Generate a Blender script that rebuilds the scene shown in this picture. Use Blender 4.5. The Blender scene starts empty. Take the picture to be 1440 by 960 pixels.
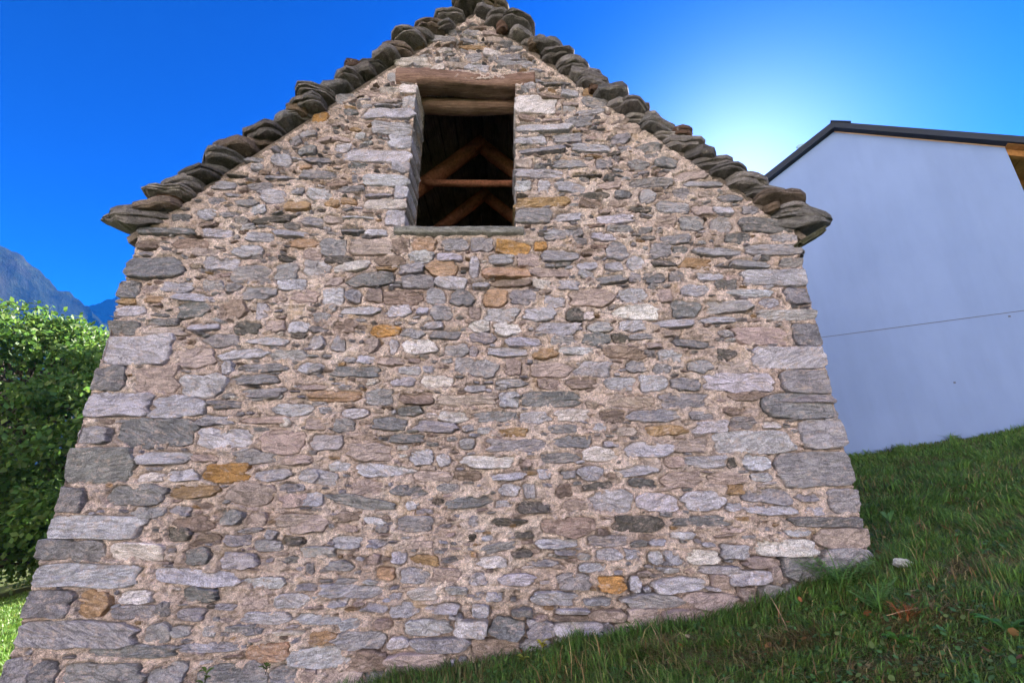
import bpy, math, random
import numpy as np
from mathutils import Vector, Matrix
C = bpy.context.scene
COL = C.collection
rng = np.random.default_rng(7)
random.seed(7)
R = math.radians

# ------------------------------------------------------------------ camera
F_PX, CP, SP = 640.0, math.cos(R(18.9)), math.sin(R(18.9))
cam_d = bpy.data.cameras.new('camera'); cam = bpy.data.objects.new('camera', cam_d); COL.objects.link(cam)
cam.location = (0, 0, 0); cam.rotation_euler = (R(90 + 18.9), 0, 0)
cam_d.sensor_width = 36.0; cam_d.lens = 16.0; cam_d.clip_start = 0.05; cam_d.clip_end = 20000
C.camera = cam

# ------------------------------------------------------------------ sky, sun, exposure
SUN_AZ, SUN_EL = 30.5, 33.7
w = bpy.data.worlds.new('World'); C.world = w; w.use_nodes = True
nt = w.node_tree; bg = nt.nodes['Background']
sky = nt.nodes.new('ShaderNodeTexSky'); sky.sky_type = 'NISHITA'; sky.sun_disc = False
sky.sun_elevation = R(SUN_EL); sky.sun_rotation = R(SUN_AZ); sky.altitude = 900
sky.air_density = 1.0; sky.dust_density = 0.5; sky.ozone_density = 3.0
hs = nt.nodes.new('ShaderNodeHueSaturation'); hs.inputs['Saturation'].default_value = 1.42; hs.inputs['Hue'].default_value = .497
nt.links.new(sky.outputs[0], hs.inputs['Color'])
def vscale(src, f):
    v = nt.nodes.new('ShaderNodeVectorMath'); v.operation = 'SCALE'; v.inputs['Scale'].default_value = f; nt.links.new(src, v.inputs[0]); return v.outputs[0]
gm = nt.nodes.new('ShaderNodeGamma'); gm.inputs['Gamma'].default_value = 1.8     # the photograph's deep, contrasty blue
nt.links.new(vscale(hs.outputs[0], .12), gm.inputs['Color']); nt.links.new(vscale(gm.outputs[0], 1 / .12), bg.inputs[0])
bg.inputs[1].default_value = 0.055
sl = bpy.data.lights.new('sun', 'SUN'); sl.energy = 4.6; sl.angle = R(0.53); sl.color = (1, .93, .82)
so = bpy.data.objects.new('sun', sl); COL.objects.link(so)
sd_ = Vector((math.sin(R(SUN_AZ)) * math.cos(R(SUN_EL)), math.cos(R(SUN_AZ)) * math.cos(R(SUN_EL)), math.sin(R(SUN_EL))))
so.rotation_euler = sd_.to_track_quat('Z', 'Y').to_euler(); so.location = (10, 20, 30)
C.view_settings.view_transform = 'Standard'; C.view_settings.look = 'None'
C.view_settings.gamma = 1; C.view_settings.exposure = 2.98

# ------------------------------------------------------------------ helpers
def prop(o, label=None, cat=None, group=None, kind=None):
    if label: o['label'] = label
    if cat: o['category'] = cat
    if group: o['group'] = group
    if kind: o['kind'] = kind
    return o
def empty(name, loc=(0, 0, 0), **k):
    o = bpy.data.objects.new(name, None); COL.objects.link(o); o.location = loc; o.empty_display_size = .2
    return prop(o, **k)
def link(name, me, m=None, parent=None, smooth=True, **k):
    o = bpy.data.objects.new(name, me); COL.objects.link(o)
    if m is not None and not me.materials: me.materials.append(m)
    if parent:
        o.parent = parent
        # meshes are built in world coordinates: undo the parent's place
        wl = Vector((0, 0, 0)); p = parent
        while p: wl += p.location; p = p.parent
        o.location = -wl
    if len(me.polygons): me.polygons.foreach_set('use_smooth', np.full(len(me.polygons), bool(smooth)))
    return prop(o, **k)
def mesh_np(name, V, Fs, col=None):
    """V (n,3); Fs list of face arrays (m,k); col (n,4) optional point colour"""
    me = bpy.data.meshes.new(name); V = np.asarray(V, np.float32)
    me.vertices.add(len(V)); me.vertices.foreach_set('co', V.ravel())
    tot = sum(f.size for f in Fs); nf = sum(len(f) for f in Fs)
    me.loops.add(tot); me.loops.foreach_set('vertex_index', np.concatenate([f.ravel() for f in Fs]).astype(np.int32))
    me.polygons.add(nf); ls = []; s = 0
    for f in Fs:
        ls.append(s + np.arange(len(f)) * f.shape[1]); s += f.size
    me.polygons.foreach_set('loop_start', np.concatenate(ls).astype(np.int32))
    me.update(calc_edges=True)
    if col is not None:
        a = me.attributes.new('tint', 'FLOAT_COLOR', 'POINT'); a.data.foreach_set('color', np.asarray(col, np.float32).ravel())
    me.validate()
    return me
def sstep(t): return t * t * (3 - 2 * t)
_nz = np.random.default_rng(99).random((256, 256)).astype(np.float32)
def vnoise(x, y, seed=0):
    x = np.asarray(x, float) + seed * 17.13; y = np.asarray(y, float) + seed * 7.7
    xi = np.floor(x).astype(int); yi = np.floor(y).astype(int); u = sstep(x - xi); v = sstep(y - yi)
    a = _nz[xi % 256, yi % 256]; b = _nz[(xi + 1) % 256, yi % 256]; c = _nz[xi % 256, (yi + 1) % 256]; d = _nz[(xi + 1) % 256, (yi + 1) % 256]
    return (a * (1 - u) + b * u) * (1 - v) + (c * (1 - u) + d * u) * v
def fbm(x, y, o=4, seed=0, g=.5):
    s = 0; a = 1; t = 0
    for i in range(o):
        s = s + a * (vnoise(x * 2**i, y * 2**i, seed + i) - .5); t += a; a *= g
    return s / t * 2
def ray(px, py):
    u = px - 720; v = 480 - py
    return u, F_PX * CP - v * SP, F_PX * SP + v * CP
WY = 4.2                                    # plane of the gable wall
def wall_xz(px, py, Y=WY):
    a, b, c = ray(px, py); return a / b * Y, c / b * Y

# box / beam builders ------------------------------------------------
def box_v(x0, x1, y0, y1, z0, z1):
    V = [(x, y, z) for x in (x0, x1) for y in (y0, y1) for z in (z0, z1)]
    Fq = [(0, 1, 3, 2), (4, 6, 7, 5), (0, 4, 5, 1), (2, 3, 7, 6), (0, 2, 6, 4), (1, 5, 7, 3)]
    return V, Fq
def mesh_boxes(name, boxes):
    V = []; Fq = []
    for b in boxes:
        v, f = box_v(*b); n = len(V); V += v; Fq += [tuple(i + n for i in q) for q in f]
    return mesh_np(name, V, [np.array(Fq)])
def beam(name, p0, p1, w_, h, m, parent, seg=14, rough=.006, up=(0, 0, 1), seed=0, ns=12, sq=4.0, taper=1.0, col=None, **k):
    """a hewn timber from p0 to p1: rounded-square section with uneven faces"""
    p0 = Vector(p0); p1 = Vector(p1); d = (p1 - p0); L = d.length; d.normalize()
    upv = Vector(up); s = d.cross(upv).normalized(); u = s.cross(d).normalized()
    V = []; rg = random.Random(seed)
    ph = [rg.uniform(0, 6.28) for _ in range(4)]
    for i in range(seg + 1):
        t = i / seg; c = p0 + d * L * t
        off = (math.sin(t * 5 + ph[0]) * rough * 1.3, math.sin(t * 4 + ph[1]) * rough * 1.3)
        sc = 1 + (taper - 1) * t
        for j in range(ns):
            a = 2 * math.pi * (j + .5) / ns
            cs, sn = math.cos(a), math.sin(a); r = (abs(cs)**sq + abs(sn)**sq) ** (-1 / sq)
            rr = r * sc * (1 + rough * 2 / w_ * .4 * math.sin(j * 2.1 + t * 9 + ph[2]) + rg.uniform(-1, 1) * rough / w_ * .5)
            V.append(c + s * (cs * rr * w_ / 2 + off[0]) + u * (sn * rr * h / 2 + off[1]))
    n = len(V); V += [p0, p1]
    Q = np.array([(i * ns + j, i * ns + (j + 1) % ns, (i + 1) * ns + (j + 1) % ns, (i + 1) * ns + j) for i in range(seg) for j in range(ns)])
    T = np.array([(n, (j + 1) % ns, j) for j in range(ns)] + [(n + 1, seg * ns + j, seg * ns + (j + 1) % ns) for j in range(ns)])
    me = mesh_np(name, [tuple(v) for v in V], [Q, T])
    return link(name, me, m, parent, **k)

# ------------------------------------------------------------------ materials
class N:
    def __init__(s, name):
        s.m = bpy.data.materials.new(name); s.m.use_nodes = True; s.t = s.m.node_tree
        s.b = s.t.nodes['Principled BSDF']; s.b.inputs['Specular IOR Level'].default_value = .25; s.b.inputs['Roughness'].default_value = .85
        g = s.t.nodes.new('ShaderNodeNewGeometry'); s.pos = g.outputs['Position']
    def n(s, ty, **k):
        o = s.t.nodes.new(ty)
        for a, v in k.items(): setattr(o, a, v)
        return o
    def put(s, sock, v):
        if hasattr(v, 'is_linked') or hasattr(v, 'links'): s.t.links.new(v, sock)
        else: sock.default_value = v
    def noise(s, scale, detail=4, rough=.6, stretch=None, wsock=None, dist=0):
        o = s.n('ShaderNodeTexNoise'); src = s.pos
        if stretch:
            mp = s.n('ShaderNodeMapping'); mp.inputs['Scale'].default_value = stretch; s.put(mp.inputs[0], src); src = mp.outputs[0]
        if wsock is not None: o.noise_dimensions = '4D'; s.put(o.inputs['W'], wsock)
        s.put(o.inputs['Vector'], src); o.inputs['Scale'].default_value = scale; o.inputs['Detail'].default_value = detail
        o.inputs['Roughness'].default_value = rough; o.inputs['Distortion'].default_value = dist
        return o.outputs['Fac']
    def ramp(s, f, stops):
        o = s.n('ShaderNodeValToRGB'); s.put(o.inputs[0], f); e = o.color_ramp.elements
        while len(e) < len(stops): e.new(.5)
        for i, (p, c) in enumerate(stops):
            e[i].position = p; e[i].color = (*c, 1) if not isinstance(c, (int, float)) else (c, c, c, 1)
        return o.outputs[0]
    def mix(s, f, a, b, mode='MIX'):
        o = s.n('ShaderNodeMix', data_type='RGBA', blend_type=mode)
        s.put(o.inputs[0], f); 
        for i, v in ((6, a), (7, b)):
            if isinstance(v, tuple): v = (*v[:3], 1)
            s.put(o.inputs[i], v)
        return o.outputs[2]
    def math(s, op, a, b=0, clamp=False):
        o = s.n('ShaderNodeMath', operation=op); o.use_clamp = clamp; s.put(o.inputs[0], a); s.put(o.inputs[1], b); return o.outputs[0]
    def attr(s, name='tint'):
        o = s.n('ShaderNodeAttribute'); o.attribute_name = name; return o
    def bump(s, hgt, dist=.01, strength=1, nrm=None):
        o = s.n('ShaderNodeBump'); s.put(o.inputs['Height'], hgt); o.inputs['Distance'].default_value = dist; o.inputs['Strength'].default_value = strength
        if nrm is not None: s.put(o.inputs['Normal'], nrm)
        return o.outputs[0]
    def done(s, col, nrm=None, rough=None, spec=None):
        s.put(s.b.inputs['Base Color'], col if not isinstance(col, tuple) else (*col[:3], 1))
        if nrm is not None: s.put(s.b.inputs['Normal'], nrm)
        if rough is not None: s.put(s.b.inputs['Roughness'], rough)
        if spec is not None: s.b.inputs['Specular IOR Level'].default_value = spec
        return s.m

MORTAR = (.67, .55, .515)
def m_stone(name, smear=True, fol=(2.2, 2.2, 22), lichen=True, bd=.03):
    s = N(name); a = s.attr(); tint = a.outputs['Color']; al = a.outputs['Alpha']
    wv = s.math('MULTIPLY', al, 40)
    vr = s.n('ShaderNodeVectorRotate', rotation_type='Y_AXIS'); s.put(vr.inputs['Vector'], s.pos); s.put(vr.inputs['Angle'], s.math('MULTIPLY', s.math('SUBTRACT', al, .5), 1.0)); s.pos = vr.outputs[0]
    big = s.noise(9, 5, .65, wsock=wv)
    stk0 = s.noise(3.0, 7, .68, stretch=fol, wsock=wv, dist=.9)
    blot = s.noise(26, 7, .75, wsock=wv, dist=1.2)
    gsel = s.math('FRACT', s.math('MULTIPLY', al, 7.3))
    mxf = s.n('ShaderNodeMix', data_type='FLOAT'); s.put(mxf.inputs[0], gsel); s.put(mxf.inputs[2], blot); s.put(mxf.inputs[3], stk0); stk = mxf.outputs[0]
    crk = s.math('ABSOLUTE', s.math('SUBTRACT', s.noise(4.5, 6, .7, stretch=(1, 1, 3.4), wsock=wv, dist=.7), .5))
    fine = s.noise(120, 4, .75)
    c = s.mix(1, tint, s.ramp(stk, [(.27, .35), (.40, .84), (.55, 1.04), (.70, 1.5)]), 'MULTIPLY')
    c = s.mix(1, c, s.ramp(big, [(.3, .66), (.5, 1.0), (.7, 1.22)]), 'MULTIPLY')
    c = s.mix(1, c, s.ramp(fine, [(.3, .45), (.5, 1.0), (.68, 1.6)]), 'MULTIPLY')
    c = s.mix(s.ramp(crk, [(.0, .5), (.010, 0)]), c, s.mix(1, tint, (.22, .2, .2), 'MULTIPLY'))
    # rusty and dark mineral stains
    rust = s.ramp(s.noise(6, 6, .7, wsock=wv), [(.58, 0), (.74, .45)])
    c = s.mix(rust, c, (.40, .28, .20))
    if lichen:
        li = s.ramp(s.noise(16, 7, .75), [(.60, 0), (.66, .5)])
        c = s.mix(li, c, (.5, .48, .46))
        dk = s.ramp(s.noise(11, 8, .8, wsock=wv), [(.59, 0), (.66, .6)])
        c = s.mix(dk, c, (.06, .06, .055))
    if smear:
        sm = s.ramp(s.noise(13, 9, .8, stretch=(1, 1, 1.8)), [(.52, 0), (.64, .8)])
        c = s.mix(sm, c, tuple(v * .95 for v in MORTAR))
    hcomb = s.math('ADD', s.math('ADD', s.math('MULTIPLY', stk, 1.3), s.math('MULTIPLY', s.math('MINIMUM', crk, .025), 8)), s.math('ADD', s.math('MULTIPLY', big, .5), s.math('MULTIPLY', fine, .22)))
    return s.done(c, s.bump(hcomb, bd, 1), .85)
M = {}
M['stone'] = m_stone('gneiss')
M['slab'] = m_stone('roof_gneiss', smear=False, fol=(1.6, 1.6, 16), bd=.035)
M['sill'] = m_stone('sill_gneiss', smear=False, fol=(1.5, 1.5, 12))
def m_mortar():
    s = N('lime_mortar')
    b = s.noise(3.2, 5, .6); md = s.noise(17, 6, .7); fn = s.noise(75, 6, .8); gr = s.noise(260, 2, .6)
    c = s.ramp(b, [(.3, (.53, .42, .385)), (.5, MORTAR), (.7, (.79, .68, .645))])
    c = s.mix(1, c, s.ramp(md, [(.34, .48), (.5, 1.0), (.68, 1.3)]), 'MULTIPLY')
    c = s.mix(1, c, s.ramp(fn, [(.33, .38), (.48, 1.0), (.66, 1.6)]), 'MULTIPLY')
    c = s.mix(1, c, s.ramp(gr, [(.35, .65), (.5, 1.0), (.65, 1.4)]), 'MULTIPLY')
    # grey bits of stone showing through, yellow loam patches
    c = s.mix(s.ramp(s.noise(10, 7, .75, stretch=(1, 1, 2.6)), [(.54, 0), (.60, .75)]), c, (.32, .30, .325))
    c = s.mix(s.ramp(s.noise(4.2, 4, .6), [(.6, 0), (.72, .5)]), c, (.55, .38, .2))
    c = s.mix(s.ramp(s.noise(13, 8, .8, stretch=(1, 1, 2)), [(.62, 0), (.67, .75)]), c, (.085, .07, .06))
    damp = s.ramp(s.noise(.8, 6, .7, stretch=(1, 1, .7)), [(.50, 0), (.66, .45)])
    c = s.mix(damp, c, (.38, .31, .28))
    crk = s.math('ABSOLUTE', s.math('SUBTRACT', s.noise(7, 6, .7, stretch=(1, 1, 2.2), dist=.6), .5))
    c = s.mix(s.ramp(crk, [(.0, .8), (.012, 0)]), c, (.12, .095, .08))
    h = s.math('ADD', s.math('MULTIPLY', md, .9), s.math('ADD', s.math('MULTIPLY', fn, .55), s.math('MULTIPLY', gr, .14)))
    return s.done(c, s.bump(h, .04, 1), .95, .1)
M['mortar'] = m_mortar()
def m_wood(name, c0, c1, stretch, sc=6):
    s = N(name); g = s.noise(sc, 7, .7, stretch=stretch, dist=.4); f = s.noise(60, 4, .7, stretch=stretch)
    b = s.noise(3, 4, .6)
    c = s.ramp(g, [(.3, c0), (.5, tuple((a + b_) / 2 for a, b_ in zip(c0, c1))), (.68, c1)])
    c = s.mix(1, c, s.ramp(b, [(.3, .65), (.6, 1.1)]), 'MULTIPLY')
    c = s.mix(s.ramp(f, [(.55, 0), (.66, .7)]), c, tuple(v * .3 for v in c0))
    return s.done(c, s.bump(s.math('ADD', g, s.math('MULTIPLY', f, .5)), .03, 1), .85)
M['lintel'] = m_wood('old_lintel_wood', (.15, .085, .065), (.50, .33, .27), (.7, 8, 9))
M['lintel2'] = m_wood('pale_lintel_wood', (.30, .16, .12), (.72, .50, .40), (.7, 8, 9))
M['truss'] = m_wood('rafter_wood', (.50, .18, .11), (.85, .40, .26), (4, 4, 4))
M['plank'] = m_wood('dark_board_wood', (.12, .10, .085), (.46, .38, .33), (9, .7, 9))
M['floor'] = m_wood('bounce_floor_wood', (.38, .30, .22), (.64, .54, .42), (.8, 6, 6))  # pale wood so the added floor reflects light upward
M['pine'] = m_wood('soffit_pine', (.42, .19, .06), (.62, .31, .11), (5, .8, 5))
def m_plain(name, c, rough=.8, var=.12, sc=3, bump=.002, spec=.25, metal=0):
    s = N(name); n = s.noise(sc, 6, .65); f = s.noise(90, 4, .6)
    col = s.mix(1, c, s.ramp(n, [(.3, 1 - var), (.7, 1 + var)]), 'MULTIPLY')
    s.b.inputs['Metallic'].default_value = metal
    return s.done(col, s.bump(f, bump, 1), rough, spec)
M['metal'] = m_plain('dark_roof_metal', (.004, .011, .026), .6, .15, 1.2, .0004, .4)
M['trimwood'] = m_plain('verge_batten', (.45, .3, .2))
M['jointline'] = m_plain('joint_dark', (.09, .1, .13))
M['snow'] = m_plain('snow_guard_metal', (.25, .45, .6), .4, .1, 3, .0005, .5)
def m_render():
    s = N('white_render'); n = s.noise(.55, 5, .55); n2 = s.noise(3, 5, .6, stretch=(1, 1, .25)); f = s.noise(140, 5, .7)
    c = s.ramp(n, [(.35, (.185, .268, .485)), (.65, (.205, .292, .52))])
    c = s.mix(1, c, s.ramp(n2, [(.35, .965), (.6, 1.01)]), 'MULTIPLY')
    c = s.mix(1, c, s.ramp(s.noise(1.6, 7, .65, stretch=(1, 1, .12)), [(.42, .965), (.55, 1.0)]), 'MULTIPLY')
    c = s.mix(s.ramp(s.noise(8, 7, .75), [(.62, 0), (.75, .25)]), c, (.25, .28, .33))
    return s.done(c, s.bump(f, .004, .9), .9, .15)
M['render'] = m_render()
def m_leaf(name, c, trans=.5, var=.35, rough=.5):
    s = N(name); a = s.attr()
    col = s.mix(1, c, a.outputs['Color'], 'MULTIPLY') if c else a.outputs['Color']
    s.done(col, None, rough, .3)
    tr = s.n('ShaderNodeBsdfTranslucent'); s.put(tr.inputs[0], s.mix(1, col, (1.1, 1.15, .8), 'MULTIPLY'))
    mx = s.n('ShaderNodeMixShader'); mx.inputs[0].default_value = trans
    s.t.links.new(s.b.outputs[0], mx.inputs[1]); s.t.links.new(tr.outputs[0], mx.inputs[2])
    s.t.links.new(mx.outputs[0], s.t.nodes['Material Output'].inputs[0])
    return s.m
M['leaf'] = m_leaf('tree_leaf', None, .5)
M['grass'] = m_leaf('grass_blade', None, .35)
M['bark'] = m_plain('bark', (.06, .048, .038), .9, .4, 6, .02)
def m_ground():
    s = N('meadow_soil'); n = s.noise(1.3, 7, .7); f = s.noise(30, 6, .75); b = s.noise(.12, 4, .6)
    c = s.ramp(n, [(.3, (.07, .08, .03)), (.5, (.08, .11, .035)), (.62, (.13, .11, .055)), (.75, (.10, .14, .04))])
    c = s.mix(1, c, s.ramp(f, [(.3, .5), (.6, 1.2)]), 'MULTIPLY')
    return s.done(c, s.bump(f, .05, 1), 1, .05)
M['ground'] = m_ground()
def m_mount():
    s = N('forest_and_rock'); n = s.noise(.0045, 9, .65); f = s.noise(.035, 8, .75); r = s.noise(.0065, 8, .62, stretch=(1, 1, .45), dist=1.2)
    c = s.ramp(f, [(.35, (.003, .007, .007)), (.55, (.014, .022, .015)), (.7, (.045, .052, .03))])
    c = s.mix(s.ramp(r, [(.60, 0), (.68, .6)]), c, (.05, .052, .06))
    c = s.mix(s.ramp(n, [(.56, 0), (.7, .5)]), c, (.05, .035, .025))
    return s.done(c, s.bump(f, 14, 1), 1, .05)
M['mount'] = m_mount()

def m_bounce_slope():  # kept pale so the added slope reflects sunlight onto the shaded walls
    s = N('pale_bounce_slope'); f = s.noise(.05, 8, .7); r = s.noise(.012, 8, .65, stretch=(1, 1, .6))
    c = s.ramp(f, [(.3, (.42, .375, .33)), (.5, (.54, .50, .465)), (.7, (.63, .60, .58))])
    c = s.mix(s.ramp(r, [(.56, 0), (.66, .7)]), c, (.10, .12, .05))
    return s.done(c, s.bump(f, 1.5, 1), 1, .05)
M['bounce_slope'] = m_bounce_slope()
# ------------------------------------------------------------------ ground, one sheet
def gz(x, y):
    lin = .215 * x + .09 * (y - 4.2)
    near = 22 * np.tanh(lin / 22)
    d = np.hypot(x, y - 4)
    return -1.18 + near - .10 * np.exp(-((x - 1.6) / .95) ** 2) * np.exp(-((y - 4.0) / 1.3) ** 2) + .045 * fbm(x * .8, y * .8, 3, 3) * np.clip(d / 3, 0, 1) + .25 * fbm(x * .12, y * .12, 3, 5) * np.clip((d - 8) / 20, 0, 1)
def axis(lo, hi, near0, near1, n_near, n_far):
    a = np.linspace(near0, near1, n_near)
    l = near0 - (np.geomspace(.3, near0 - lo + .3, n_far) - .3)[1:][::-1]; r = near1 + (np.geomspace(.3, hi - near1 + .3, n_far) - .3)[1:]
    return np.concatenate([l, a, r])
xs = axis(-2250, 2250, -14, 16, 260, 60); ys = axis(-2250, 2250, -6, 22, 240, 60)
X, Y = np.meshgrid(xs, ys); Z = gz(X, Y)
def grid_faces(nx, ny):
    i = np.arange(nx - 1); j = np.arange(ny - 1); I, J = np.meshgrid(i, j); a = (J * nx + I).ravel()
    return np.stack([a, a + 1, a + nx + 1, a + nx], 1)
link('ground', mesh_np('ground', np.stack([X.ravel(), Y.ravel(), Z.ravel()], 1), [grid_faces(len(xs), len(ys))]), M['ground'], kind='structure')

# ------------------------------------------------------------------ mountains
def mountain(name, dist, pts, depth, seed, amp, mat='mount'):
    az = np.linspace(pts[0][0], pts[-1][0], 420); hh = np.interp(az, [p[0] for p in pts], [p[1] for p in pts]) * dist
    rr = np.linspace(-1, 1, 90); A, T = np.meshgrid(az, rr); H = np.tile(hh, (90, 1))
    arc = np.radians(A) * dist
    rg = 1 - np.abs(fbm(arc / 170, T * 1.6 + 3, 5, seed)) * 1.5
    prof = np.where(T < 0, (1 + T) ** 1.15, (1 - T) ** 1.0)
    Zm = -24 + (H + 24) * prof + amp * (rg - .8) * np.clip(prof * (1 - prof) * 4, 0, 1) * H / dist * 3
    Zm += fbm(arc / 22, T * 14, 4, seed + 9) * 9 + np.where(np.abs(T) < .05, 1, .3) * fbm(arc / 9, T * 20, 2, seed + 4) * 6 - 6
    D = dist + T * depth + fbm(arc / 200, T * 2, 3, seed + 5) * depth * .25 * (1 - np.abs(T))
    V = np.stack([(np.sin(np.radians(A)) * D).ravel(), (np.cos(np.radians(A)) * D).ravel(), Zm.ravel()], 1)
    link(name, mesh_np(name, V, [grid_faces(420, 90)]), M[mat], kind='structure')
mountain('mountain', 1300, [(-118, .02), (-95, .22), (-75, .38), (-60, .40), (-52, .366), (-50.5, .36), (-48, .33), (-45.3, .309), (-43.5, .283), (-41, .245), (-36, .17), (-25, .08), (-10, 0)], 430, 3, 60)
mountain('mountain', 1850, [(-60, .02), (-50, .2), (-45, .304), (-43.2, .332), (-40, .35), (-35, .36), (-28, .30), (-15, .2), (0, .08), (12, 0)], 330, 11, 60)

mountain('bounce_hillside', 420, [(95, .05), (112, .3), (135, .5), (160, .6), (185, .66), (212, .62), (238, .5), (258, .25), (268, .05)], 300, 17, 30, 'bounce_slope')   # unseen slope added behind the camera to bounce sunlight onto the walls

# ------------------------------------------------------------------ haze
hz = mesh_boxes('haze', [(-2290, 2290, -2290, 2290, -60, 760)])
hm = bpy.data.materials.new('haze_air'); hm.use_nodes = True; ht = hm.node_tree
for n_ in list(ht.nodes):
    if n_.type != 'OUTPUT_MATERIAL': ht.nodes.remove(n_)
pv = ht.nodes.new('ShaderNodeVolumePrincipled'); pv.inputs['Color'].default_value = (.02, .22, .9, 1)
pv.inputs['Density'].default_value = .00012; pv.inputs['Anisotropy'].default_value = .1
ht.links.new(pv.outputs[0], ht.nodes['Material Output'].inputs['Volume'])
link('haze', hz, hm, smooth=False, kind='stuff')

# ------------------------------------------------------------------ STONE BARN
BX0, BX1, RX, RZ = -3.95, 3.0, -.475, 5.88
EZ = 2.66; BY1 = WY + 7.2; TH = .5
SLOPE = (RZ - EZ) / (BX1 - RX)
def roof_z(x): return np.minimum(RZ - SLOPE * np.abs(x - RX), 99)
barn = empty('stone_barn', (RX, WY + 3.5, float(gz(RX, WY))), label='old grey stone barn with a steep slab roof and a dark gable opening', cat='barn')
WX0 = -1.15; WX1 = wall_xz(725, 220)[0]; WZ0 = wall_xz(650, 321)[1]; WZ1 = wall_xz(650, 112)[1]

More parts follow.
